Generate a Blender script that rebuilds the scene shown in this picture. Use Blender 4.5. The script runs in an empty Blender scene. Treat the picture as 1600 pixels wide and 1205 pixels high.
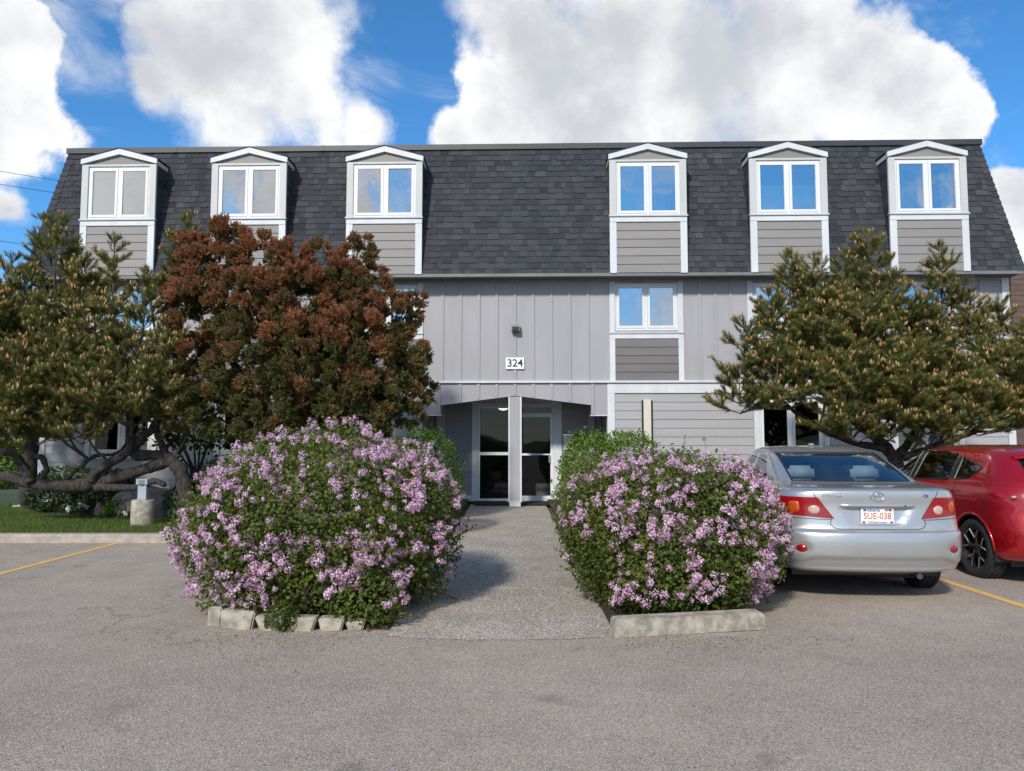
import bpy, bmesh, math, random
import numpy as np
from mathutils import Vector, Matrix, noise as mnoise

# ------------------------------------------------------------------ camera, sky, sun, exposure
SC = bpy.context.scene
COL = SC.collection
R = math.radians
rng = np.random.default_rng(7)
random.seed(7)

F_PX, CAM_H = 1186.0, 1.52
PITCH = math.atan(87 / F_PX)
cam_d = bpy.data.cameras.new('camera')
cam_d.sensor_fit = 'HORIZONTAL'
cam_d.sensor_width = 36.0
cam_d.lens = F_PX / 1600 * 36.0
cam_d.clip_start, cam_d.clip_end = 0.05, 3000
cam = bpy.data.objects.new('camera', cam_d)
cam.location = (0, 0, CAM_H)
cam.rotation_euler = (math.pi / 2 + PITCH, 0, 0)
COL.objects.link(cam)
SC.camera = cam

SUN_AZ, SUN_EL = R(201), R(35.5)          # clockwise from +Y: behind the camera, to its left
SUN_DIR = Vector((math.sin(SUN_AZ) * math.cos(SUN_EL), math.cos(SUN_AZ) * math.cos(SUN_EL), math.sin(SUN_EL)))
sun_d = bpy.data.lights.new('sun', 'SUN')
sun_d.energy = 2.4
sun_d.angle = R(5)
sun_d.color = (1.0, 0.94, 0.84)
sun = bpy.data.objects.new('sun', sun_d)
sun.rotation_euler = (-SUN_DIR).to_track_quat('-Z', 'Y').to_euler()
COL.objects.link(sun)

SC.view_settings.view_transform = 'Standard'
SC.view_settings.look = 'None'
SC.view_settings.exposure = 0.69
SC.view_settings.gamma = 1.0
SC.view_settings.use_curve_mapping = False
SC.cycles.max_bounces = 6
SC.cycles.diffuse_bounces = 3
SC.cycles.glossy_bounces = 3
SC.cycles.transparent_max_bounces = 12
SC.cycles.use_denoising = True


def ray(x, y):
    a, b = (x - 800) / F_PX, (602.5 - y) / F_PX
    v = Vector((a, math.cos(PITCH) - b * math.sin(PITCH), math.sin(PITCH) + b * math.cos(PITCH)))
    return v


def at(x, y, Y):
    v = ray(x, y)
    return Vector((0, 0, CAM_H)) + v * (Y / v.y)


class NT:
    def __init__(s, tree):
        s.t = tree

    def n(s, typ, **kw):
        nd = s.t.nodes.new(typ)
        for k, v in kw.items():
            setattr(nd, k, v)
        return nd

    def put(s, sock, val):
        if isinstance(val, bpy.types.NodeSocket):
            s.t.links.new(val, sock)
        else:
            sock.default_value = val

    def math(s, op, a, b=0.0, c=0.0, clamp=False):
        nd = s.n('ShaderNodeMath', operation=op, use_clamp=clamp)
        for i, v in enumerate((a, b, c)):
            s.put(nd.inputs[i], v)
        return nd.outputs[0]

    def vmath(s, op, a, b=None, out=0):
        nd = s.n('ShaderNodeVectorMath', operation=op)
        s.put(nd.inputs[0], a)
        if b is not None:
            s.put(nd.inputs[1], b)
        return nd.outputs[out]

    def noise(s, vec, scale, detail=4, rough=0.5, out=0, dist=0.0):
        nd = s.n('ShaderNodeTexNoise')
        s.put(nd.inputs['Vector'], vec)
        nd.inputs['Scale'].default_value = scale
        nd.inputs['Detail'].default_value = detail
        nd.inputs['Roughness'].default_value = rough
        nd.inputs['Distortion'].default_value = dist
        return nd.outputs[out]

    def mix(s, f, a, b, mode='MIX'):
        nd = s.n('ShaderNodeMix', data_type='RGBA', blend_type=mode)
        s.put(nd.inputs[0], f)
        for i, v in ((6, a), (7, b)):
            if isinstance(v, (tuple, list)):
                v = tuple(v)[:3] + (1.0,)
            s.put(nd.inputs[i], v)
        return nd.outputs[2]

    def ss(s, v, lo, hi, a=0.0, b=1.0):
        nd = s.n('ShaderNodeMapRange', interpolation_type='SMOOTHSTEP')
        s.put(nd.inputs[0], v)
        for i, q in enumerate((lo, hi, a, b)):
            s.put(nd.inputs[1 + i], q)
        return nd.outputs[0]


# ---- world: physical sky with broken cumulus all round
world = bpy.data.worlds.new('World')
SC.world = world
world.use_nodes = True
world.node_tree.nodes.clear()
BLOBS = []
for x, y, r in ((275, 60, 95), (330, 120, 130), (420, 60, 145), (470, 160, 125), (548, 185, 78), (370, 190, 110), (250, 150, 70),
                (830, 50, 115), (775, 165, 118), (880, 120, 170), (1000, 60, 185), (1120, 120, 195), (1240, 60, 180), (1310, 110, 150),
                (1405, 165, 105), (1480, 195, 75), (705, 200, 62), (950, 210, 150), (1200, 210, 160),
                (5, 60, 115), (-30, 150, 145), (55, 170, 85), (1620, 330, 95), (1600, 290, 75), (10, 330, 40)):
    BLOBS.append((ray(x, y).normalized(), 0.90 * r / F_PX))
_r = random.Random(11)
for v_, r in (((-9.5, -17, 6.6), 0.20), ((-5.5, -17, 5.2), 0.17), ((-2.4, -17, 6.6), 0.13), ((10.5, -17, 5.6), 0.12), ((3.2, -17, 3.0), 0.10), ((14, -17, 7.5), 0.2), ((0.5, -17, 1.8), 0.12)):
    BLOBS.append((Vector(v_).normalized(), r))      # cumulus behind the viewer, as the panes show it
while len(BLOBS) < 48:
    az, el = _r.uniform(0, 2 * math.pi), R(_r.uniform(7, 48))
    c = Vector((math.sin(az) * math.cos(el), math.cos(az) * math.cos(el), math.sin(el)))
    if c.y > 0.25 or (c.y < -0.6 and c.z < 0.5):
        continue
    BLOBS.append((c, _r.uniform(0.14, 0.34)))
g = bpy.data.node_groups.new('cloud_density', 'ShaderNodeTree')
g.interface.new_socket('Vector', in_out='INPUT', socket_type='NodeSocketVector')
g.interface.new_socket('Density', in_out='OUTPUT', socket_type='NodeSocketFloat')
g.interface.new_socket('Shade', in_out='OUTPUT', socket_type='NodeSocketFloat')
q = NT(g)
gi, go = q.n('NodeGroupInput'), q.n('NodeGroupOutput')
vec = gi.outputs[0]
warp = q.vmath('SCALE', q.vmath('SUBTRACT', q.noise(vec, 5.0, 3, 0.5, out=1), (0.5, 0.5, 0.5)))
warp.node.inputs[3].default_value = 0.10
wv = q.vmath('ADD', vec, warp)
best = None
for c, r in BLOBS:
    d = q.vmath('DISTANCE', wv, tuple(c), out=1)
    v = q.math('MULTIPLY_ADD', d, -1.0 / r, 1.0)
    best = v if best is None else q.math('SMOOTH_MAX', best, v, 0.2)
best = q.math('MAXIMUM', best, -1.0)
fb = q.noise(vec, 7.5, 11, 0.60)
fb1 = q.noise(q.vmath('ADD', vec, (-0.010, -0.015, 0.028)), 5.2, 9, 0.62)
dens = q.math('ADD', best, q.math('MULTIPLY', q.math('SUBTRACT', fb, 0.5), 2.1))
q.put(go.inputs[0], dens)
q.put(go.inputs[1], q.math('ADD', q.math('MULTIPLY', best, 0.42), q.math('MULTIPLY', q.math('SUBTRACT', fb1, 0.5), 2.3)))

w = NT(world.node_tree)
tc = w.n('ShaderNodeTexCoord')
dirv = tc.outputs['Generated']
sky = w.n('ShaderNodeTexSky', sky_type='NISHITA')
sky.sun_disc = False
sky.sun_elevation = SUN_EL
sky.sun_rotation = SUN_AZ
sky.altitude = 1000
sky.air_density = 1.0
sky.dust_density = 0.35
sky.ozone_density = 2.2


cl = w.n('ShaderNodeGroup')
cl.node_tree = g
w.put(cl.inputs[0], dirv)
soft = w.ss(w.noise(dirv, 2.6, 2, 0.5), 0.42, 0.62)
mask = w.ss(cl.outputs[0], w.math('MULTIPLY_ADD', soft, -0.30, 0.20), w.math('MULTIPLY_ADD', soft, 0.42, 0.38))
shade2 = w.ss(cl.outputs[1], -0.02, 0.75)
ccol = w.mix(shade2, (0.83, 0.825, 0.815), (0.50, 0.515, 0.545))
sxyz = w.n('ShaderNodeSeparateXYZ')
w.put(sxyz.inputs[0], dirv)
tone = w.mix(w.ss(sxyz.outputs[2], 0.0, 0.30), (0.74, 0.86, 0.98), (0.42, 0.92, 1.22))
skyc = w.mix(1.0, sky.outputs[0], tone, 'MULTIPLY')
bg_sky = w.n('ShaderNodeBackground')
w.put(bg_sky.inputs[0], skyc)
bg_sky.inputs[1].default_value = 0.096
bg_cl = w.n('ShaderNodeBackground')
w.put(bg_cl.inputs[0], ccol)
bg_cl.inputs[1].default_value = 0.80
mx = w.n('ShaderNodeMixShader')
wisp = w.ss(w.noise(w.vmath('MULTIPLY', dirv, (1.0, 1.0, 2.0)), 4.2, 10, 0.62, dist=0.6), 0.46, 0.76, 0.0, 0.75)
near_cl = w.ss(cl.outputs[0], -0.75, 0.25)
cover = w.math('MAXIMUM', mask, w.math('MULTIPLY', wisp, w.math('MULTIPLY_ADD', near_cl, 0.85, 0.15)))
w.put(mx.inputs[0], w.math('MULTIPLY', cover, 0.97))
w.put(mx.inputs[1], bg_sky.outputs[0])
w.put(mx.inputs[2], bg_cl.outputs[0])
wo = w.n('ShaderNodeOutputWorld')
w.put(wo.inputs[0], mx.outputs[0])
world.cycles.sampling_method = 'MANUAL'
world.cycles.sample_map_resolution = 512


# ------------------------------------------------------------------ materials
def srgb(r, g_, b):
    return tuple(((c / 255) / 12.92 if c <= 10 else ((c / 255 + 0.055) / 1.055) ** 2.4) for c in (r, g_, b))


MATS = {}


def principled(name):
    m = bpy.data.materials.new(name)
    m.use_nodes = True
    t = NT(m.node_tree)
    b = m.node_tree.nodes['Principled BSDF']
    MATS[name] = m
    return m, t, b


def bump(t, b, h, strength, dist=0.01):
    nd = t.n('ShaderNodeBump')
    nd.inputs['Strength'].default_value = strength
    nd.inputs['Distance'].default_value = dist
    t.put(nd.inputs['Height'], h)
    t.put(b.inputs['Normal'], nd.outputs[0])


def pos(t):
    return t.n('ShaderNodeNewGeometry').outputs['Position']


def simple(name, col, rough=0.6, var=0.12, scale=3.0, bmp=0.0, bscale=60, metallic=0.0, coat=0.0, spec=None, obj_rand=0.0, stretch=None, streak=0.0):
    m, t, b = principled(name)
    p = pos(t)
    if stretch:
        p = t.vmath('MULTIPLY', p, stretch)
    n = t.noise(p, scale, 6, 0.6)
    lo = tuple(c * (1 - var) for c in col)
    hi = tuple(min(1, c * (1 + var)) for c in col)
    c = t.mix(t.ss(n, 0.3, 0.7), lo, hi)
    if streak:
        sv = t.noise(t.vmath('MULTIPLY', pos(t), (7.0, 7.0, 0.35)), 1.0, 6, 0.7)
        c = t.mix(t.ss(sv, 0.55, 0.80, 0.0, streak), c, tuple(x * 0.62 for x in col))
    if obj_rand:
        rnd = t.n('ShaderNodeObjectInfo').outputs['Random']
        k = t.math('MULTIPLY_ADD', rnd, 2 * obj_rand, 1 - obj_rand)
        cc = t.n('ShaderNodeCombineColor')
        for i in range(3):
            t.put(cc.inputs[i], k)
        c = t.mix(1.0, c, cc.outputs[0], 'MULTIPLY')
    t.put(b.inputs['Base Color'], c)
    b.inputs['Roughness'].default_value = rough
    b.inputs['Metallic'].default_value = metallic
    b.inputs['Coat Weight'].default_value = coat
    b.inputs['Coat Roughness'].default_value = 0.04
    if spec is not None:
        b.inputs['Specular IOR Level'].default_value = spec
    if bmp:
        bump(t, b, t.noise(p, bscale, 5, 0.6), bmp)
    return m


def leafy(name, dark, light, rough=0.5, trans=0.25, alt=None):
    """colour from a per-leaf 'tint' attribute (0..1), some light through the leaf"""
    m, t, b = principled(name)
    a = t.n('ShaderNodeAttribute', attribute_name='tint').outputs['Fac']
    c = t.mix(a, dark, light)
    if alt:
        a2 = t.n('ShaderNodeAttribute', attribute_name='kindmix').outputs['Fac']
        c = t.mix(a2, c, t.mix(a, alt[0], alt[1]))
    t.put(b.inputs['Base Color'], c)
    b.inputs['Roughness'].default_value = rough
    b.inputs['Specular IOR Level'].default_value = 0.3
    tr = t.n('ShaderNodeBsdfTranslucent')
    t.put(tr.inputs[0], c)
    ms = t.n('ShaderNodeMixShader')
    ms.inputs[0].default_value = trans
    t.put(ms.inputs[1], b.outputs[0])
    t.put(ms.inputs[2], tr.outputs[0])
    t.put(m.node_tree.nodes['Material Output'].inputs[0], ms.outputs[0])
    return m


def glass(name, tint, refl=0.1, gain=1.4, rough=0.0, wavy=0.0):
    m = bpy.data.materials.new(name)
    m.use_nodes = True
    m.node_tree.nodes.clear()
    t = NT(m.node_tree)
    tr = t.n('ShaderNodeBsdfTransparent')
    tr.inputs[0].default_value = tuple(tint) + (1,)
    gl = t.n('ShaderNodeBsdfGlossy')
    gl.inputs[0].default_value = (1, 1, 1, 1)
    gl.inputs['Roughness'].default_value = rough
    fr = t.n('ShaderNodeFresnel')
    fr.inputs[0].default_value = 1.5
    if wavy:
        bp = t.n('ShaderNodeBump')
        bp.inputs['Strength'].default_value = wavy
        bp.inputs['Distance'].default_value = 0.02
        t.put(bp.inputs['Height'], t.noise(pos(t), 1.7, 2, 0.5))
        t.put(gl.inputs['Normal'], bp.outputs[0])
    f = t.math('MULTIPLY_ADD', fr.outputs[0], gain, refl, clamp=True)
    ms = t.n('ShaderNodeMixShader')
    t.put(ms.inputs[0], f)
    t.put(ms.inputs[1], tr.outputs[0])
    t.put(ms.inputs[2], gl.outputs[0])
    o = t.n('ShaderNodeOutputMaterial')
    t.put(o.inputs[0], ms.outputs[0])
    MATS[name] = m
    return m


M = MATS
simple('panel_grey', (0.345, 0.34, 0.362), 0.65, 0.06, 1.3, 0.10, 90, stretch=(1, 1, 0.25), streak=0.35)
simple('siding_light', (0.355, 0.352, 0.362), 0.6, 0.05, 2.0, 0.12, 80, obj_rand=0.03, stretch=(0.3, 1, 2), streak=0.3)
simple('siding_taupe', (0.235, 0.222, 0.216), 0.6, 0.05, 2.0, 0.12, 80, obj_rand=0.05, stretch=(0.3, 1, 2))
simple('siding_dark', (0.148, 0.138, 0.138), 0.6, 0.06, 2.0, 0.12, 80, obj_rand=0.05, stretch=(0.3, 1, 2))
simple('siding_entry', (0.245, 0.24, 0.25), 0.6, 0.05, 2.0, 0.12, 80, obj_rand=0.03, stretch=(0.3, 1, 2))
simple('white_trim', (0.60, 0.625, 0.65), 0.55, 0.07, 2.5, 0.15, 70, stretch=(1, 1, 0.3), streak=0.4)
simple('casing_grey', (0.50, 0.505, 0.51), 0.55, 0.05, 2.5, 0.15, 70, stretch=(1, 1, 0.3), streak=0.3)
simple('window_white', (0.70, 0.71, 0.72), 0.35, 0.02)
simple('dark_metal', (0.035, 0.038, 0.044), 0.45, 0.15, 1.2)
simple('soffit', (0.20, 0.205, 0.21), 0.55, 0.1)
simple('gutter_grey', (0.16, 0.165, 0.17), 0.45, 0.12, 4)
simple('foundation', (0.52, 0.53, 0.55), 0.8, 0.1, 3, 0.3, 40)
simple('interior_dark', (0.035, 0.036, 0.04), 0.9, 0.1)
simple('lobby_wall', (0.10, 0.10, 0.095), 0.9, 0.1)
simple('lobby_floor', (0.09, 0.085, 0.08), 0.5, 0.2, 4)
simple('blind', (0.55, 0.58, 0.60), 0.7, 0.03)
simple('curtain', (0.55, 0.55, 0.42), 0.85, 0.1, 6)
simple('black_plastic', (0.012, 0.012, 0.013), 0.45, 0.1)
simple('black_rubber', (0.016, 0.016, 0.017), 0.75, 0.25, 20, 0.3, 150)
simple('sign_white', (0.82, 0.83, 0.83), 0.4, 0.02)
simple('ink_black', (0.015, 0.015, 0.018), 0.5, 0.0)
simple('beige_cover', (0.62, 0.60, 0.50), 0.5, 0.05)
simple('paper', (0.70, 0.66, 0.52), 0.8, 0.05)
simple('concrete', (0.37, 0.32, 0.27), 0.9, 0.22, 6, 0.5, 70)
simple('concrete_pale', (0.34, 0.305, 0.25), 0.9, 0.35, 12, 0.7, 60)
simple('post_blue', (0.33, 0.39, 0.44), 0.45, 0.06)
simple('boulder', (0.27, 0.24, 0.22), 0.9, 0.35, 9, 0.9, 25)
simple('mulch', (0.045, 0.030, 0.020), 0.95, 0.6, 30, 1.0, 90)
simple('bark', (0.040, 0.033, 0.029), 0.95, 0.7, 22, 1.0, 45, stretch=(1, 1, 0.5))
simple('twig', (0.10, 0.075, 0.055), 0.9, 0.3, 20)
simple('door_mat', (0.018, 0.018, 0.02), 0.95, 0.3, 60, 0.6, 200)
simple('cable', (0.03, 0.03, 0.035), 0.6, 0.0)
simple('steel', (0.55, 0.56, 0.58), 0.3, 0.03, metallic=1.0)
simple('basket', (0.20, 0.14, 0.06), 0.8, 0.3, 20)
glass('window_glass', (0.58, 0.64, 0.65), refl=0.45, gain=1.2, wavy=0.22)
glass('door_glass', (0.60, 0.62, 0.62), refl=0.0, gain=0.7, wavy=0.06)
glass('low_glass', (0.60, 0.62, 0.62), refl=0.02, gain=0.9, wavy=0.10)
glass('car_glass', (0.60, 0.74, 0.84), refl=0.04, gain=1.4)

# shingles: one look from the object's random number, one from a per-face attribute
for nm, by_obj in (('shingle', True), ('shingle_field', False)):
    m, t, b = principled(nm)
    v = t.n('ShaderNodeObjectInfo').outputs['Random'] if by_obj else t.n('ShaderNodeAttribute', attribute_name='tint').outputs['Fac']
    n = t.noise(pos(t), 130, 3, 0.7)
    n2 = t.noise(pos(t), 0.7, 3, 0.6)
    if by_obj:
        v = t.math('MULTIPLY_ADD', v, 0.62, 0.19)
    c = t.mix(v, (0.025, 0.028, 0.034), (0.064, 0.068, 0.079))
    c = t.mix(t.ss(n, 0.25, 0.75), t.mix(1.0, c, (0.6, 0.6, 0.62), 'MULTIPLY'), t.mix(1.0, c, (1.35, 1.35, 1.33), 'MULTIPLY'))
    c = t.mix(t.ss(n2, 0.35, 0.7), c, t.mix(1.0, c, (1.15, 1.12, 1.08), 'MULTIPLY'))
    t.put(b.inputs['Base Color'], c)
    b.inputs['Roughness'].default_value = 0.9
    b.inputs['Specular IOR Level'].default_value = 0.25
    bump(t, b, n, 0.5, 0.004)

# asphalt: worn, pale, with aggregate, patches, stains and hairline cracks
m, t, b = principled('asphalt')
p = pos(t)
n1 = t.noise(p, 0.33, 5, 0.6)
n2 = t.noise(p, 2.3, 5, 0.65)
vor = t.n('ShaderNodeTexVoronoi')
t.put(vor.inputs['Vector'], p)
vor.inputs['Scale'].default_value = 120
vor2 = t.n('ShaderNodeTexVoronoi')
t.put(vor2.inputs['Vector'], p)
vor2.inputs['Scale'].default_value = 210
grain = t.noise(p, 300, 2, 0.7)
sep = t.n('ShaderNodeSeparateColor')
t.put(sep.inputs[0], vor.outputs['Color'])
sep2 = t.n('ShaderNodeSeparateColor')
t.put(sep2.inputs[0], vor2.outputs['Color'])
c = t.mix(t.ss(n1, 0.3, 0.7), (0.320, 0.265, 0.212), (0.415, 0.343, 0.277))
c = t.mix(t.ss(n2, 0.35, 0.75), c, t.mix(1.0, c, (0.84, 0.84, 0.85), 'MULTIPLY'))
st = t.mix(t.ss(sep.outputs[0], 0.0, 1.0), (0.82, 0.82, 0.83), (1.18, 1.17, 1.15))
c = t.mix(0.85, c, st, 'MULTIPLY')
c = t.mix(t.ss(sep2.outputs[1], 0.86, 0.93), c, (0.60, 0.56, 0.52))
c = t.mix(t.ss(sep2.outputs[0], 0.88, 0.95), c, (0.07, 0.065, 0.065))
crk = t.n('ShaderNodeTexVoronoi', feature='DISTANCE_TO_EDGE')
cw = t.vmath('SCALE', t.noise(p, 1.6, 5, 0.6, out=1))
cw.node.inputs[3].default_value = 0.9
t.put(crk.inputs['Vector'], t.vmath('ADD', p, cw))
crk.inputs['Scale'].default_value = 0.22
crm = t.math('MULTIPLY', t.ss(crk.outputs['Distance'], 0.0008, 0.0022, 1.0, 0.0), t.ss(t.noise(p, 0.5, 2, 0.5), 0.48, 0.60))
c = t.mix(t.math('MULTIPLY', crm, 0.55), c, (0.06, 0.055, 0.05))
n3 = t.noise(p, 0.9, 3, 0.5, dist=1.5)
c = t.mix(t.ss(n3, 0.64, 0.74, 0.0, 0.45), c, (0.15, 0.13, 0.115))
t.put(b.inputs['Base Color'], c)
b.inputs['Roughness'].default_value = 0.88
b.inputs['Specular IOR Level'].default_value = 0.3
hh = t.math('ADD', t.math('MULTIPLY', vor.outputs['Distance'], -1.0), t.math('MULTIPLY', grain, 0.6))
bump(t, b, hh, 0.55, 0.006)

# exposed aggregate walk
m, t, b = principled('aggregate')
p = pos(t)
vor = t.n('ShaderNodeTexVoronoi')
t.put(vor.inputs['Vector'], p)
vor.inputs['Scale'].default_value = 75
sep = t.n('ShaderNodeSeparateColor')
t.put(sep.inputs[0], vor.outputs['Color'])
c = t.mix(sep.outputs[0], (0.28, 0.23, 0.185), (0.60, 0.52, 0.44))
c = t.mix(t.ss(sep.outputs[1], 0.80, 0.92), c, (0.72, 0.68, 0.60))
c = t.mix(t.ss(sep.outputs[2], 0.86, 0.94), c, (0.07, 0.06, 0.06))
c = t.mix(t.ss(vor.outputs['Distance'], 0.45, 0.75), c, (0.29, 0.26, 0.225))
nn = t.noise(p, 1.4, 4, 0.6)
c = t.mix(t.ss(nn, 0.35, 0.7, 0.0, 1.0), c, t.mix(1.0, c, (0.82, 0.81, 0.80), 'MULTIPLY'))
t.put(b.inputs['Base Color'], c)
b.inputs['Roughness'].default_value = 0.85
bump(t, b, t.math('MULTIPLY', vor.outputs['Distance'], -1.0), 0.6, 0.006)

# yellow line paint, worn
m, t, b = principled('line_paint')
p = pos(t)
wn = t.noise(p, 22, 6, 0.75)
wn2 = t.noise(p, 160, 3, 0.7)
c = t.mix(t.ss(t.math('ADD', wn, t.math('MULTIPLY', wn2, 0.5)), 0.80, 0.98), (0.72, 0.42, 0.12), (0.30, 0.23, 0.16))
t.put(b.inputs['Base Color'], c)
b.inputs['Roughness'].default_value = 0.8
bump(t, b, wn2, 0.4, 0.004)

simple('lawn_soil', (0.035, 0.065, 0.015), 0.95, 0.4, 8, 0.6, 40)
simple('far_ground', (0.06, 0.08, 0.035), 0.95, 0.4, 0.2)
simple('brown_siding', (0.115, 0.075, 0.062), 0.75, 0.15, 3, obj_rand=0.10)
simple('brown_roof', (0.085, 0.055, 0.048), 0.9, 0.3, 12, 0.4, 60)
leafy('grass_blades', (0.070, 0.115, 0.018), (0.185, 0.245, 0.050), 0.6, 0.4)
leafy('pine_needles', (0.074, 0.097, 0.025), (0.315, 0.305, 0.088), 0.6, 0.45)
leafy('pine_candles', (0.33, 0.135, 0.060), (0.52, 0.34, 0.155), 0.7, 0.15)
leafy('rust_foliage', (0.060, 0.072, 0.022), (0.21, 0.205, 0.068), 0.7, 0.38, alt=((0.175, 0.062, 0.030), (0.50, 0.22, 0.105)))
leafy('lilac_leaves', (0.055, 0.088, 0.017), (0.235, 0.275, 0.052), 0.5, 0.45)
leafy('lilac_flowers', (0.50, 0.20, 0.39), (0.92, 0.70, 0.83), 0.7, 0.35)
leafy('shrub_leaves', (0.038, 0.085, 0.012), (0.155, 0.245, 0.028), 0.5, 0.35)
leafy('dark_leaves', (0.020, 0.042, 0.012), (0.070, 0.115, 0.028), 0.5, 0.3)
leafy('litter', (0.06, 0.045, 0.03), (0.30, 0.22, 0.15), 0.8, 0.0)
leafy('flower_white', (0.60, 0.60, 0.60), (0.80, 0.80, 0.80), 0.7, 0.2)
leafy('flower_pink', (0.60, 0.25, 0.38), (0.80, 0.45, 0.58), 0.7, 0.2)


def paint(name, col, metallic, rough):
    m, t, b = principled(name)
    n = t.noise(pos(t), 900, 2, 0.7)
    dust = t.noise(pos(t), 3.0, 5, 0.6)
    c = t.mix(n, tuple(x * 0.86 for x in col), tuple(min(1, x * 1.1) for x in col))
    t.put(b.inputs['Base Color'], c)
    b.inputs['Metallic'].default_value = metallic
    t.put(b.inputs['Roughness'], t.ss(dust, 0.2, 0.8, rough - 0.05, rough + 0.08))
    b.inputs['Coat Weight'].default_value = 0.9
    t.put(b.inputs['Coat Roughness'], t.ss(dust, 0.2, 0.8, 0.01, 0.06))


paint('silver_paint', (0.48, 0.48, 0.49), 0.65, 0.30)
paint('red_paint', (0.40, 0.006, 0.012), 0.45, 0.26)
for nm, cc, rr in (('lens_red', (0.27, 0.003, 0.006), 0.22), ('lens_amber', (0.42, 0.065, 0.008), 0.15), ('lens_clear', (0.50, 0.34, 0.30), 0.15),
                   ('seat_beige', (0.50, 0.47, 0.42), 0.85), ('car_interior', (0.10, 0.10, 0.10), 0.9), ('plate_white', (0.78, 0.78, 0.77), 0.4),
                   ('plate_red', (0.62, 0.10, 0.06), 0.5), ('plate_blue', (0.04, 0.08, 0.30), 0.5), ('rim_black', (0.015, 0.015, 0.017), 0.25)):
    simple(nm, cc, rr, 0.05, 40, coat=0.5 if nm.startswith('lens') else 0.0)
simple('chrome', (0.75, 0.76, 0.78), 0.12, 0.02, metallic=1.0)
simple('dark_chrome', (0.25, 0.26, 0.28), 0.2, 0.02, metallic=1.0)
m, t, b = principled('lamp_glow')
b.inputs['Base Color'].default_value = (0.9, 0.88, 0.8, 1)
b.inputs['Emission Color'].default_value = (1.0, 0.93, 0.78, 1)
b.inputs['Emission Strength'].default_value = 1.2


# ------------------------------------------------------------------ building helpers
def obj(name, mesh, parent=None, loc=None, rot=None, scale=None):
    o = bpy.data.objects.new(name, mesh)
    COL.objects.link(o)
    if parent is not None:
        o.parent = parent
    if loc is not None:
        o.location = loc
    if rot is not None:
        o.rotation_euler = rot
    if scale is not None:
        o.scale = scale
    return o


def tag(o, label=None, cat=None, group=None, kind=None):
    for k, v in (('label', label), ('category', cat), ('group', group), ('kind', kind)):
        if v:
            o[k] = v
    return o


def empty(name, loc=(0, 0, 0), rz=0.0):
    o = obj(name, None, loc=loc, rot=(0, 0, rz))
    o.empty_display_size = 0.2
    return o


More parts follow.
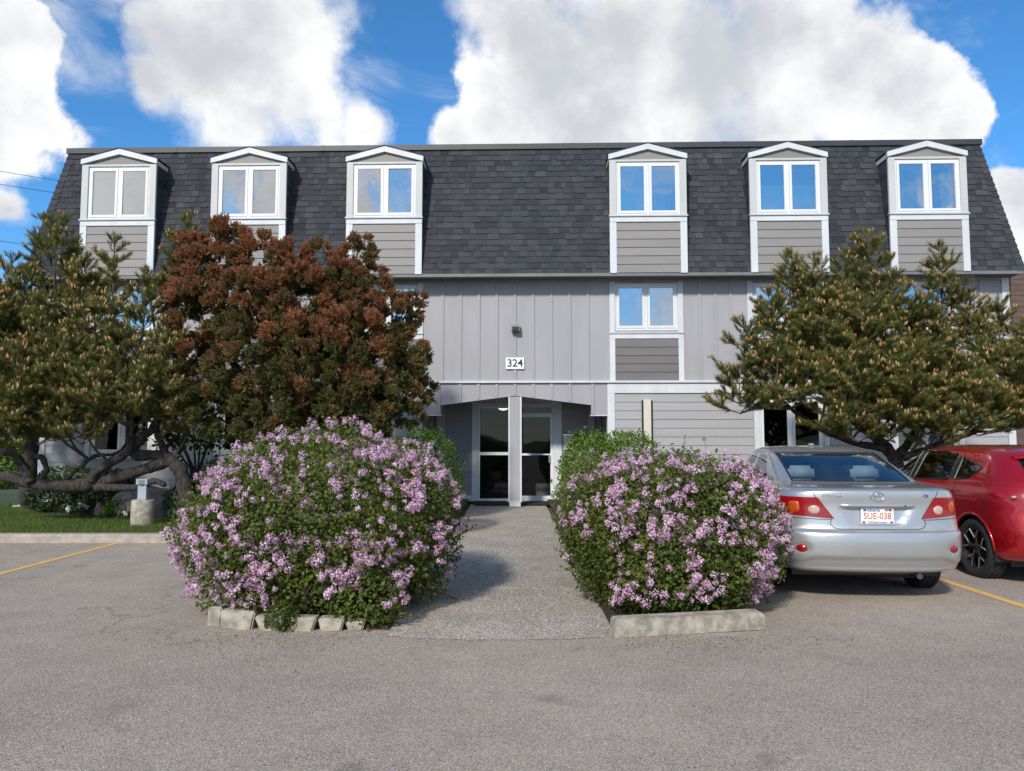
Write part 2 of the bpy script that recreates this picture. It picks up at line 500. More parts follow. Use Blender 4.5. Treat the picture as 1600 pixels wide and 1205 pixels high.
class MB:
    def __init__(s):
        s.v, s.f = [], []

    def add(s, vs, fs):
        k = len(s.v)
        s.v += [tuple(p) for p in vs]
        s.f += [tuple(i + k for i in f) for f in fs]
        return s

    def box(s, x0, x1, y0, y1, z0, z1, c=0.0):
        if c <= 0:
            s.add([(x, y, z) for z in (z0, z1) for x, y in ((x0, y0), (x1, y0), (x1, y1), (x0, y1))],
                  [(3, 2, 1, 0), (4, 5, 6, 7), (0, 1, 5, 4), (1, 2, 6, 5), (2, 3, 7, 6), (3, 0, 4, 7)])
        else:   # chamfered vertical + top/bottom edges
            def ring(d, z):
                return [(x0 + d, y0, z), (x1 - d, y0, z), (x1, y0 + d, z), (x1, y1 - d, z), (x1 - d, y1, z), (x0 + d, y1, z), (x0, y1 - d, z), (x0, y0 + d, z)]

            def inner(z):
                e = c
                return [(x0 + c, y0 + e, z), (x1 - c, y0 + e, z), (x1 - e, y0 + c, z), (x1 - e, y1 - c, z), (x1 - c, y1 - e, z), (x0 + c, y1 - e, z), (x0 + e, y1 - c, z), (x0 + e, y0 + c, z)]
            rs = [inner(z0), ring(c, z0 + c), ring(c, z1 - c), inner(z1)]
            vs = [p for r in rs for p in r]
            fs = [tuple(range(7, -1, -1)), tuple(range(24, 32))]
            for k in range(3):
                for i in range(8):
                    j = (i + 1) % 8
                    fs.append((k * 8 + i, k * 8 + j, k * 8 + 8 + j, k * 8 + 8 + i))
            s.add(vs, fs)
        return s

    def prism(s, poly, y0, y1, axis='y'):
        """polygon (counter-clockwise in x,z seen from -y) extruded along y, or in (y,z) along x"""
        n = len(poly)
        mk = (lambda a, b, d: (a, d, b)) if axis == 'y' else ((lambda a, b, d: (d, a, b)) if axis == 'x' else (lambda a, b, d: (a, b, d)))
        s.add([mk(a, b, y0) for a, b in poly] + [mk(a, b, y1) for a, b in poly],
              [tuple(range(n)), tuple(range(2 * n - 1, n - 1, -1))] + [(i, i + n, (i + 1) % n + n, (i + 1) % n) for i in range(n)])
        return s

    def tube(s, pts, rad, n=6, cap=True):
        pts = [Vector(p) for p in pts]
        if not hasattr(rad, '__len__'):
            rad = [rad] * len(pts)
        k = len(s.v)
        up = Vector((0, 0, 1))
        prev = None
        for i, p in enumerate(pts):
            d = (pts[min(i + 1, len(pts) - 1)] - pts[max(i - 1, 0)]).normalized()
            if prev is None:
                a = d.cross(up if abs(d.z) < 0.9 else Vector((1, 0, 0))).normalized()
            else:
                a = (prev - d * prev.dot(d)).normalized()
            prev = a
            b_ = d.cross(a)
            for j in range(n):
                t_ = 2 * math.pi * j / n
                s.v.append(tuple(p + (a * math.cos(t_) + b_ * math.sin(t_)) * rad[i]))
        for i in range(len(pts) - 1):
            for j in range(n):
                j2 = (j + 1) % n
                s.f.append((k + i * n + j, k + i * n + j2, k + (i + 1) * n + j2, k + (i + 1) * n + j))
        if cap:
            s.f.append(tuple(k + j for j in range(n - 1, -1, -1)))
            e = k + (len(pts) - 1) * n
            s.f.append(tuple(e + j for j in range(n)))
        return s

    def lathe(s, prof, n=20, cx=0, cy=0, axis='z'):
        k = len(s.v)
        for r, h in prof:
            for j in range(n):
                t_ = 2 * math.pi * j / n
                a, b_ = r * math.cos(t_), r * math.sin(t_)
                s.v.append((cx + a, cy + b_, h) if axis == 'z' else (h, cx + a, cy + b_))
        for i in range(len(prof) - 1):
            for j in range(n):
                j2 = (j + 1) % n
                s.f.append((k + i * n + j, k + i * n + j2, k + (i + 1) * n + j2, k + (i + 1) * n + j))
        return s

    def mesh(s, name, mat, smooth=False):
        me = bpy.data.meshes.new(name)
        me.from_pydata(s.v, [], s.f)
        me.materials.append(M[mat] if isinstance(mat, str) else mat)
        if smooth:
            me.polygons.foreach_set('use_smooth', [True] * len(me.polygons))
        me.update()
        return me

    def build(s, name, mat, parent=None, smooth=False, fix=False, **kw):
        me = s.mesh(name, mat, smooth)
        if fix:
            bm = bmesh.new()
            bm.from_mesh(me)
            bmesh.ops.recalc_face_normals(bm, faces=bm.faces)
            bm.to_mesh(me)
            bm.free()
        return obj(name, me, parent, **kw)


def np_mesh(name, V, Fc, mat, attrs=None, smooth=False):
    """V (n,3), Fc (m,k) numpy -> mesh; attrs: dict of per-vertex float arrays"""
    V = np.ascontiguousarray(V, dtype=np.float32)
    Fc = np.ascontiguousarray(Fc, dtype=np.int32)
    me = bpy.data.meshes.new(name)
    me.vertices.add(len(V))
    me.vertices.foreach_set('co', V.ravel())
    me.loops.add(Fc.size)
    me.loops.foreach_set('vertex_index', Fc.ravel())
    me.polygons.add(len(Fc))
    me.polygons.foreach_set('loop_start', np.arange(0, Fc.size, Fc.shape[1], dtype=np.int32))
    me.materials.append(M[mat])
    me.polygons.foreach_set('use_smooth', np.full(len(Fc), smooth, dtype=bool))
    for k, a in (attrs or {}).items():
        at_ = me.attributes.new(k, 'FLOAT', 'POINT')
        at_.data.foreach_set('value', np.ascontiguousarray(a, dtype=np.float32))
    me.update(calc_edges=True)
    return me


def frames(d, spin=None):
    """rotation matrices (N,3,3) whose third column is d, with random spin"""
    d = d / np.linalg.norm(d, axis=1, keepdims=True)
    h = np.where(np.abs(d[:, 2:3]) < 0.9, np.array([[0, 0, 1.0]]), np.array([[1.0, 0, 0]]))
    a = np.cross(h, d)
    a /= np.linalg.norm(a, axis=1, keepdims=True)
    b_ = np.cross(d, a)
    if spin is None:
        spin = rng.uniform(0, 2 * np.pi, len(d))
    c, s_ = np.cos(spin)[:, None], np.sin(spin)[:, None]
    return np.stack([a * c + b_ * s_, -a * s_ + b_ * c, d], axis=2)


def scatter(tv, tf, rot, scale, loc):
    """copies of a template (k verts, m faces) -> one vertex and one face array"""
    N, k = len(loc), len(tv)
    sc = np.asarray(scale).reshape(N, 1, -1)
    V = np.einsum('nij,nkj->nki', rot, tv[None] * sc) + loc[:, None, :]
    Fc = tf[None] + (np.arange(N) * k)[:, None, None]
    return V.reshape(-1, 3), Fc.reshape(-1, tf.shape[1])


# ------------------------------------------------------------------ ground
def sheet(name, x0, x1, y0, y1, z, mat, kind='structure'):
    o = MB().add([(x0, y0, z), (x1, y0, z), (x1, y1, z), (x0, y1, z)], [(0, 1, 2, 3)]).build(name, mat)
    return tag(o, kind=kind)


sheet('ground', -900, 900, -900, 900, -0.03, 'far_ground')
sheet('parking_lot', -70, 70, -60, 11.62, 0.0, 'asphalt')
WALK_L, WALK_R = -0.98, 0.80

# front walk of exposed-aggregate slabs, the first with a bowed front edge
walk_bed = MB().box(WALK_L + 0.01, WALK_R - 0.01, 7.8, 19.2, -0.02, 0.005).build('walkway', 'mulch')
tag(walk_bed, kind='structure')
ys = [5.93, 7.95, 10.02, 12.1, 14.2, 16.3, 18.9]
for i in range(6):
    y0, y1 = ys[i] + 0.008, ys[i + 1] - 0.008
    if i == 0:
        n = 14
        front = [(WALK_L + (WALK_R - WALK_L) * k / n, y0 + 0.10 * (2 * k / n - 1) ** 2 + 0.012 * math.sin(k * 2.1)) for k in range(n + 1)]
        poly = front + [(WALK_R, y1), (WALK_L, y1)]
        MB().add([(x, y, 0.010) if k > n else (x, y, 0.0035) for k, (x, y) in enumerate(poly)], [tuple(range(len(poly)))]).build('paving_slab', 'aggregate', walk_bed)
    else:
        MB().box(WALK_L, WALK_R, y0, y1, -0.01, 0.010, 0.0).build('paving_slab', 'aggregate', walk_bed)


def kerb_run(x0, x1, name):
    root = MB().box(x0, x1, 11.56, 11.70, -0.02, 0.05).build(name, 'concrete')
    tag(root, kind='structure')
    n = max(1, round((x1 - x0) / 3.0))
    for i in range(n):
        a, b_ = x0 + (x1 - x0) * i / n + 0.006, x0 + (x1 - x0) * (i + 1) / n - 0.006
        MB().box(a, b_, 11.52 + random.uniform(-.006, .006), 11.76, -0.02, 0.125 + random.uniform(-.006, .006), 0.018).build('kerb_segment', 'concrete', root)


kerb_run(-30, -4.95, 'kerb')
kerb_run(-4.9, -1.1, 'kerb')
kerb_run(0.9, 34, 'kerb')
sheet('lawn', -60, -1.05, 11.7, 19.0, 0.085, 'lawn_soil')
sheet('planting_bed', 0.86, 40, 11.7, 19.0, 0.085, 'mulch')
bedpoly = [(-10.4, 17.4), (-9.9, 15.6), (-9.0, 14.9), (-7.7, 14.5), (-6.3, 14.1), (-4.9, 13.7), (-3.0, 13.0), (-1.2, 12.6), (-1.2, 17.5)]
tag(MB().add([(x, y, 0.095) for x, y in bedpoly], [tuple(range(len(bedpoly)))[::1]]).build('flower_bed', 'mulch', fix=True), kind='structure')
# soil in the two islands beside the walk
for nm, poly in (('island_soil', [(-2.40, 6.40), (-1.0, 6.25), (-1.0, 11.5), (-2.9, 11.5), (-2.55, 7.6)]),
                 ('island_soil', [(0.815, 6.10), (2.00, 6.38), (2.12, 7.4), (2.3, 11.5), (0.815, 11.5)])):
    tag(MB().prism(poly, -0.02, 0.03, axis='z').build(nm, 'mulch', fix=True), kind='structure')

for (xa, ya, xb, yb, lab) in ((-5.89, 11.45, -5.86, 5.2, None), (4.71, 11.4, 4.72, 5.2, None)):
    mb = MB()
    n = 24
    L_, R_ = [], []
    for k in range(n + 1):
        f = k / n
        x, y = xa + (xb - xa) * f, ya + (yb - ya) * f
        j = 0.004 * math.sin(k * 2.7)
        L_.append((x - 0.052 + j, y, 0.004))
        R_.append((x + 0.052 + 0.004 * math.cos(k * 1.9), y, 0.004))
    mb.add(L_ + R_, [(k + 1, k, n + 1 + k, n + 2 + k)[::-1] for k in range(n)])
    o = mb.build('parking_line', 'line_paint', fix=True)
    tag(o, kind='structure')
    if o.data.polygons[0].normal.z < 0:
        o.data.flip_normals()

# ------------------------------------------------------------------ the apartment building (local frame: x along the front, y into it, z up)
BLD = empty('apartment_building', (0, 17.6, 0), R(-1.5))
tag(BLD, 'grey three-storey apartment building with dark shingled mansard roof and white dormers', 'building')
UL, UR = -11.13, 11.45           # wall ends
Z_EAVE, Z_TOP = 5.33, 8.50
EAVE_Y, TOP_Y = -0.45, 0.15
COLS = [-9.18, -6.11, -2.94, 3.13, 6.32, 9.46]
LEDGE = 2.89


def part(mb, name, mat, parent=BLD, smooth=False, fix=False):
    return mb.build(name, mat, parent, smooth, fix)


def wall_with_holes(u0, u1, z0, z1, holes, y0, y1):
    """front skin with openings and their reveals, one mesh"""
    us = sorted({u0, u1, *[h[0] for h in holes], *[h[1] for h in holes]})
    zs = sorted({z0, z1, *[h[2] for h in holes], *[h[3] for h in holes]})
    mb = MB()
    for a, b_ in zip(us, us[1:]):
        for c, d in zip(zs, zs[1:]):
            cu, cz = (a + b_) / 2, (c + d) / 2
            if not any(h[0] < cu < h[1] and h[2] < cz < h[3] for h in holes):
                mb.box(a, b_, y0, y1, c, d)
    return mb


W2 = 0.73                         # half width of a window frame
holes2 = [(c - W2, c + W2, 4.10, 5.20) for c in COLS]
holes1 = [(c - W2, c + W2, 1.22, 2.52) for c in (-9.18, -6.11, 6.42, 9.46)]
upper_wall = part(wall_with_holes(UL, UR, LEDGE, Z_EAVE - 0.02, holes2, 0.0, 0.22), 'upper_wall', 'panel_grey')
lw_r = part(wall_with_holes(2.20, UR, 0.40, LEDGE - 0.02, holes1[2:], 0.015, 0.22), 'lower_wall', 'siding_light')
lw_l = part(wall_with_holes(UL, -2.10, 0.40, LEDGE - 0.02, holes1[:2], 0.015, 0.22), 'lower_wall', 'siding_light')
# shell behind: ends, back, inner partition that keeps rooms dark
part(MB().box(UL, UL + 0.2, 0.23, 12, 0.40, Z_EAVE - 0.03).box(UR - 0.2, UR, 0.23, 12, 0.40, Z_EAVE - 0.03).box(UL, UR, 11.8, 12.0, 0.0, Z_EAVE - 0.03), 'end_wall', 'siding_light')
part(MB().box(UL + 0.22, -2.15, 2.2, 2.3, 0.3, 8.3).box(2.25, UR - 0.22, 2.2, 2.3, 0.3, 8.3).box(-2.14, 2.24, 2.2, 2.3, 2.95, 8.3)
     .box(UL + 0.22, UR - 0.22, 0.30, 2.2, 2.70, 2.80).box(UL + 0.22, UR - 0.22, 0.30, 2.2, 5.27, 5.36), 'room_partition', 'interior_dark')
part(MB().box(UL - 0.02, -2.12, -0.02, 0.3, -0.02, 0.33).box(2.22, UR + 0.02, -0.02, 0.3, -0.02, 0.33).box(UL - 0.02, UL + 0.3, 0.302, 12, -0.02, 0.33).box(UR - 0.3, UR + 0.02, 0.302, 12, -0.02, 0.33), 'foundation', 'foundation')
part(MB().box(UL - 0.05, -2.12, -0.05, 0.05, 0.332, 0.40).box(2.22, UR + 0.05, -0.05, 0.05, 0.332, 0.40), 'water_table', 'white_trim')


def lap(u0, u1, z0, z1, y, mat, parent, h=0.195, holes=()):
    """clapboards: each board a wedge, proud at its lower edge; split round openings"""
    n = max(1, round((z1 - z0) / h))
    hh = (z1 - z0) / n
    for i in range(n):
        a, b_ = z0 + i * hh, z0 + (i + 1) * hh
        spans = [(u0, u1)]
        for h0, h1, hz0, hz1 in holes:
            if hz0 < b_ - 0.02 and hz1 > a + 0.02:
                new = []
                for p_, q_ in spans:
                    if h0 > p_ + 0.02:
                        new.append((p_, min(q_, h0)))
                    if h1 < q_ - 0.02:
                        new.append((max(p_, h1), q_))
                spans = [s_ for s_ in new if s_[1] - s_[0] > 0.02]
        for p_, q_ in spans:
            # long boards butt with an offset joint
            cuts = [p_]
            if q_ - p_ > 4.0:
                cuts.append(p_ + (q_ - p_) * (0.35 + 0.3 * ((i * 7) % 3) / 2))
            cuts.append(q_)
            for c0, c1 in zip(cuts, cuts[1:]):
                prof = [(y - 0.022, a + 0.004), (y, a + 0.004), (y, b_ + 0.012), (y - 0.006, b_ + 0.012)]
                MB().prism(prof[::-1], c0 + 0.002, c1 - 0.002, axis='x').build('siding_board', mat, parent, fix=True)


CAS = 0.145


def casing_holes(hs, m_=CAS):
    return [(a - m_, b_ + m_, c - 0.12, d + 0.13) for a, b_, c, d in hs]


lap(2.38, UR - 0.16, 0.42, 2.62, 0.012, 'siding_light', lw_r, holes=casing_holes(holes1[2:]))
lap(UL + 0.16, -2.28, 0.42, 2.62, 0.012, 'siding_light', lw_l, holes=casing_holes(holes1[:2]))
# trim: ledge, band, corner boards
part(MB().box(UL - 0.03, UR + 0.03, -0.075, 0.0, LEDGE - 0.022, LEDGE + 0.028), 'ledge', 'white_trim')
for a, b_ in ((2.205, 3.55), (3.555, 7.6), (7.605, UR + 0.004), (-2.105, -5.2), (-5.205, -8.4), (-8.405, UL - 0.004)):
    part(MB().box(min(a, b_), max(a, b_), -0.03, 0.012, 2.63, LEDGE - 0.025), 'band_board', 'white_trim')
for a, b_ in ((2.205, 2.375), (UR - 0.155, UR + 0.006), (-2.275, -2.105), (UL - 0.006, UL + 0.155)):
    part(MB().box(a, b_, -0.027, 0.012, 0.40, 2.628), 'corner_board', 'white_trim')
part(MB().box(UR - 0.155, UR + 0.006, -0.027, -0.001, LEDGE + 0.03, 5.28), 'corner_board', 'white_trim')
part(MB().box(UL - 0.006, UL + 0.155, -0.027, -0.001, LEDGE + 0.03, 5.28), 'corner_board', 'white_trim')
# side of the lower wall facing the entrance
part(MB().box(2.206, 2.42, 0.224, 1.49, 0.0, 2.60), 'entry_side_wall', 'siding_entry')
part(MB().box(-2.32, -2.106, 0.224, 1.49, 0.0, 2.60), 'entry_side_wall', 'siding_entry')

# board-and-batten on the upper wall
bat = []
bat += [0.07 + 0.425 * k for k in range(-4, 5)]
for c0, c1 in zip([UL + 0.15] + [c + 0.88 for c in COLS], [c - 0.88 for c in COLS] + [UR - 0.15]):
    if c0 > -2.2 and c1 < 2.4 or c1 - c0 < 0.3:
        continue
    n = round((c1 - c0) / 0.40)
    bat += [c0 + (c1 - c0) * k / n for k in range(1, n)]
bat_mesh = MB().box(-0.033, 0.033, -0.024, -0.001, LEDGE + 0.03, 5.235, 0.003).mesh('batten', 'panel_grey')
for u in bat:
    obj('batten', bat_mesh, upper_wall, loc=(u, 0, 0))
part(MB().box(UL + 0.156, UR - 0.156, -0.026, -0.001, 5.24, 5.30), 'frieze_board', 'panel_grey')


# windows
def pane_mesh(mat='window_glass'):
    return MB().add([(-0.5, 0, -0.5), (0.5, 0, -0.5), (0.5, 0, 0.5), (-0.5, 0, 0.5)], [(0, 1, 2, 3)]).mesh('pane', mat)


PANE = pane_mesh()
PANE_LOW = pane_mesh('low_glass')


def window(c, z0, z1, y, blind=None, hw=W2):
    """two-sash casement: frame, sashes, panes and what hangs behind"""
    fr = MB()
    a, b_ = c - hw, c + hw
    t_ = 0.045
    fr.box(a, a + t_, y, y + 0.09, z0, z1).box(b_ - t_, b_, y, y + 0.09, z0, z1)
    fr.box(a + t_, b_ - t_, y, y + 0.09, z0, z0 + t_).box(a + t_, b_ - t_, y, y + 0.09, z1 - t_, z1)
    fr.box(c - 0.028, c + 0.028, y, y + 0.09, z0 + t_, z1 - t_)
    w_ = part(fr, 'window', 'window_white')
    for p_, q_ in ((a + t_ + 0.004, c - 0.032), (c + 0.032, b_ - t_ - 0.004)):
        s_ = 0.055
        za, zb = z0 + t_ + 0.004, z1 - t_ - 0.004
        sb = MB()
        yy = y - 0.012
        sb.box(p_, p_ + s_, yy, yy + 0.05, za, zb).box(q_ - s_, q_, yy, yy + 0.05, za, zb)
        sb.box(p_ + s_, q_ - s_, yy, yy + 0.05, za, za + s_).box(p_ + s_, q_ - s_, yy, yy + 0.05, zb - s_, zb)
        sb.build('sash', 'window_white', w_)
        pw, ph = q_ - p_ - 2 * s_ + 0.01, zb - za - 2 * s_ + 0.01
        obj('pane', PANE_LOW if z1 < 3 else PANE, w_, loc=((p_ + q_) / 2, y + 0.012, (za + zb) / 2), rot=(R(random.uniform(-1.2, 1.2)), 0, R(random.uniform(-0.8, 0.8))), scale=(pw, 1, ph))
        if blind == 'half':
            mb = MB()
            top = z0 + (z1 - z0) * 0.56
            k = 0
            while za + k * 0.045 < top:
                z_ = za + k * 0.045
                mb.prism([(y + 0.16, z_), (y + 0.135, z_ + 0.0225), (y + 0.16, z_ + 0.045), (y + 0.17, z_ + 0.0225)], p_ + 0.02, q_ - 0.02, axis='x')
                k += 1
            mb.build('pleated_blind', 'blind', w_, fix=True)
        elif blind == 'slats':
            mb = MB()
            z_ = zb - 0.03
            while z_ > za + (zb - za) * 0.05:
                mb.box(p_ + 0.02, q_ - 0.02, y + 0.13, y + 0.155, z_, z_ + 0.022)
                z_ -= 0.043
            mb.build('slat_blind', 'blind', w_)
        elif blind in ('header', 'curtain'):
            MB().box(p_ + 0.02, q_ - 0.02, y + 0.13, y + 0.15, zb - s_ - 0.10, zb - s_ - 0.085).box(p_ + 0.02, q_ - 0.02, y + 0.14, y + 0.16, zb - s_ - 0.085, zb).build('rolled_blind', 'blind', w_)
    if blind == 'curtain':
        mb = MB()
        n = 16
        x0, x1 = b_ - 0.40, b_ - 0.08
        pts = [(x0 + (x1 - x0) * k / n, y + 0.2 + 0.02 * math.sin(k * 1.6)) for k in range(n + 1)]
        vs = [(x + 0.16 * (0.0), yy, z1 - 0.06) for x, yy in pts] + [(x + 0.10 * (1 - (x - x0) / (x1 - x0)), yy, z0 + 0.06) for x, yy in pts]
        mb.add(vs, [(k, k + 1, n + 2 + k, n + 1 + k) for k in range(n)])
        mb.build('curtain', 'curtain', w_)
    if blind == 'pot':
        mb = MB()
        for k in range(9):
            an = random.uniform(-1.1, 1.1)
            mb.tube([(c + 0.3, y + 0.3, z0 + 0.05), (c + 0.3 + 0.12 * math.sin(an), y + 0.3, z0 + 0.3), (c + 0.3 + 0.32 * math.sin(an), y + 0.28, z0 + 0.35 + 0.3 * math.cos(an))], [0.012, 0.02, 0.003], 4)
        mb.build('house_plant', 'blind', w_)
    return w_


def flat_casing(c, z0, z1, y, mat='white_trim', m_=CAS - 0.02):
    for nm, x0, x1, za, zb in (('casing', c - W2 - m_, c - W2 - 0.002, z0, z1), ('casing', c + W2 + 0.002, c + W2 + m_, z0, z1)):
        part(MB().box(x0, x1, y - 0.03, y, za, zb, 0.003), nm, mat)


# second floor: window, casing, sill, apron boards under it
kinds2 = ['header', 'header', 'pot', 'curtain', 'slats', 'header']
for c, kd in zip(COLS, kinds2):
    window(c, 4.10, 5.20, 0.02, kd)
    flat_casing(c, 4.045, 5.238, 0.0)
    part(MB().box(c - W2 - 0.13, c + W2 + 0.13, -0.05, 0.0, 4.012, 4.043), 'sill', 'casing_grey')
    part(MB().box(c - W2 - 0.125, c + W2 + 0.125, -0.028, 0.0, 3.90, 4.010), 'apron_board', 'white_trim')
    for s_ in (-1, 1):
        x0, x1 = sorted((c + s_ * (W2 + 0.002), c + s_ * (W2 + 0.125)))
        part(MB().box(x0, x1, -0.028, 0.0, LEDGE + 0.03, 3.898), 'apron_board', 'white_trim')
    apron = part(MB().box(c - W2, c + W2, -0.004, 0.0, LEDGE + 0.03, 3.898), 'apron_panel', 'siding_dark')
    lap(c - W2 + 0.002, c + W2 - 0.002, LEDGE + 0.032, 3.89, -0.004, 'siding_dark', apron)
# ground floor windows
for c in (-9.18, -6.11, 6.42, 9.46):
    window(c, 1.22, 2.52, 0.035, 'slats' if c > 7 else None)
    flat_casing(c, 1.17, 2.628, 0.012)
    part(MB().box(c - W2 - 0.16, c + W2 + 0.16, -0.06, 0.012, 1.115, 1.168), 'sill', 'white_trim')
    part(MB().box(c - W2, c + W2, -0.018, 0.012, 2.522, 2.628), 'casing', 'white_trim')

# eaves
part(MB().box(UL - 0.25, UR + 0.10, -0.43, 0.0, 5.302, 5.325).box(UL - 0.25, UL, 0.0, 12.3, 5.302, 5.325).box(UR, UR + 0.10, 0.0, 12.3, 5.302, 5.325), 'soffit', 'soffit')
mb = MB()
mb.box(-11.40, 11.58, -0.475, -0.432, 5.275, 5.345)
part(mb, 'drip_edge', 'gutter_grey')
mb = MB()
u = -11.35
while u < 11.5:
    mb.box(u, u + 0.045, -0.43, -0.05, 5.292, 5.3005)
    u += 0.10
o = part(mb, 'soffit_ribs', 'gutter_grey')
tag(o, kind='stuff')

# mansard roof core (a truncated pyramid) and its shingles
EL, ER, TL, TR = -11.38, 11.56, -10.78, 11.02
run = TOP_Y - EAVE_Y
rise = Z_TOP - Z_EAVE
YB = 12.4
vs = [(EL, EAVE_Y, Z_EAVE), (ER, EAVE_Y, Z_EAVE), (ER, YB, Z_EAVE), (EL, YB, Z_EAVE), (TL, TOP_Y, Z_TOP), (TR, TOP_Y, Z_TOP), (TR, YB - 0.6, Z_TOP), (TL, YB - 0.6, Z_TOP)]
# the front slope is pierced where the dormers' windows stand, so build it in strips
DW = 0.88                         # half width of a dormer


def yslope(z):
    return EAVE_Y + run * (z - Z_EAVE) / rise


core = MB()
core.add(vs, [(1, 2, 6, 5), (2, 3, 7, 6), (3, 0, 4, 7), (4, 5, 6, 7)])
D0, D1 = 6.60, 8.02               # window hole in z
edges = [None]
for i, (a, b_) in enumerate(zip([None] + [c + W2 for c in COLS], [c - W2 for c in COLS] + [None])):
    al, bl = (EL if a is None else a), (ER if b_ is None else b_)
    at_, bt = (TL if a is None else a), (TR if b_ is None else b_)
    core.add([(al, EAVE_Y, Z_EAVE), (bl, EAVE_Y, Z_EAVE), (bt, TOP_Y, Z_TOP), (at_, TOP_Y, Z_TOP)], [(0, 1, 2, 3)])
for c in COLS:
    for z0, z1 in ((Z_EAVE, D0), (D1, Z_TOP)):
        core.add([(c - W2, yslope(z0), z0), (c + W2, yslope(z0), z0), (c + W2, yslope(z1), z1), (c - W2, yslope(z1), z1)], [(0, 1, 2, 3)])
roof = part(core, 'roof', 'shingle_field', fix=False)
part(MB().box(TL - 0.06, TR + 0.06, TOP_Y - 0.05, TOP_Y + 0.25, Z_TOP - 0.005, Z_TOP + 0.125), 'parapet_flashing', 'dark_metal')
part(MB().box(TL - 0.06, TL + 0.2, TOP_Y + 0.252, YB - 0.5, Z_TOP - 0.005, Z_TOP + 0.12).box(TR - 0.2, TR + 0.06, TOP_Y + 0.252, YB - 0.5, Z_TOP - 0.005, Z_TOP + 0.12), 'parapet_side', 'dark_metal')
for u in (-8.2, -4.6, -1.2, 1.4, 5.0, 8.0):      # overlap joints in the flashing
    part(MB().box(u, u + 0.09, TOP_Y - 0.056, TOP_Y - 0.051, Z_TOP - 0.004, Z_TOP + 0.127), 'flashing_joint', 'dark_metal')

slope_len = math.hypot(run, rise)
sd = Vector((0, run / slope_len, rise / slope_len))            # up the slope
sn = Vector((0, -rise / slope_len, run / slope_len))           # out of it
ROWS = 22
eh = slope_len / ROWS
big_v, big_f, big_t = [], [], []
single = []
base = Vector((0, EAVE_Y, Z_EAVE))
rs = random.Random(5)
for r_ in range(ROWS):
    s0 = r_ * eh
    fl = s0 / slope_len
    u0, u1 = EL + (TL - EL) * fl + 0.06, ER + (TR - ER) * fl - 0.06
    u = u0 - rs.uniform(0, 0.2)
    up_tab = rs.random() < 0.5
    while u < u1:
        wd = rs.choice((0.10, 0.13, 0.16, 0.18, 0.22, 0.28)) * rs.uniform(0.85, 1.2)
        a, b_ = max(u, u0), min(u + wd, u1)
        u += wd
        up_tab = not up_tab if rs.random() < 0.8 else up_tab
        if b_ - a < 0.02:
            continue
        mid = (a + b_) / 2
        z_ = Z_EAVE + rise * fl
        if any(abs(mid - c) < DW - 0.06 for c in COLS) and z_ < 8.1:
            continue
        th = 0.020 if up_tab else 0.011
        lift = rs.uniform(0, 0.004)
        lo = s0 - (0.012 if up_tab else 0.0) + rs.uniform(-.004, .004)
        hi = s0 + eh * 1.12
        tint = min(1, max(0, rs.gauss(0.60 if up_tab else 0.38, 0.17)))
        quad = []
        for uu, ss_, n_ in ((a, lo, 0), (b_ - 0.003, lo, 0), (b_ - 0.003, hi, 0), (a, hi, 0), (a, lo, th + lift), (b_ - 0.003, lo, th + lift), (b_ - 0.003, hi, 0.003), (a, hi, 0.003)):
            quad.append(base + Vector((uu, 0, 0)) + sd * ss_ + sn * n_)
        if -2.06 < mid < 2.22 and len(single) < 300 and r_ < ROWS - 1:
            single.append((r_, mid, quad))
        else:
            k = len(big_v)
            big_v += [tuple(p_) for p_ in quad]
            big_f += [tuple(k + i for i in f) for f in ((4, 5, 6, 7), (0, 1, 5, 4), (1, 2, 6, 5), (3, 0, 4, 7))]
            big_t += [tint] * 8
for r_, mid, quad in single:
    mb = MB().add(quad, [(3, 2, 1, 0), (4, 5, 6, 7), (0, 1, 5, 4), (1, 2, 6, 5), (2, 3, 7, 6), (3, 0, 4, 7)])
    mb.build('shingle', 'shingle', roof)
tag(obj('shingle_field', np_mesh('shingle_field', np.array(big_v), np.array(big_f), 'shingle_field', {'tint': np.array(big_t)}), roof), kind='stuff')
# hip caps
for (e, t_) in ((EL, TL), (ER, TR)):
    a, b_ = Vector((e, EAVE_Y, Z_EAVE)), Vector((t_, TOP_Y, Z_TOP))
    n = 21
    for k in range(n):
        p_, q_ = a.lerp(b_, k / n), a.lerp(b_, (k + 1.1) / n)
        sgn = 1 if e < 0 else -1
        off = 0.022
        w_ = 0.15
        mb = MB()
        o1 = Vector((-sgn * 0.02, -off, 0))
        ptsq = [p_ + o1 * 1.35, p_ + Vector((sgn * w_, -off * 1.2, 0)), q_ + Vector((sgn * w_, -off * 0.5, 0)), q_ + o1 * 0.6, p_ + Vector((-sgn * 0.03, w_, 0)), q_ + Vector((-sgn * 0.02, w_, 0))]
        mb.add(ptsq, [(0, 1, 2, 3), (0, 3, 5, 4)])
        mb.build('hip_cap', 'shingle', roof, fix=False)


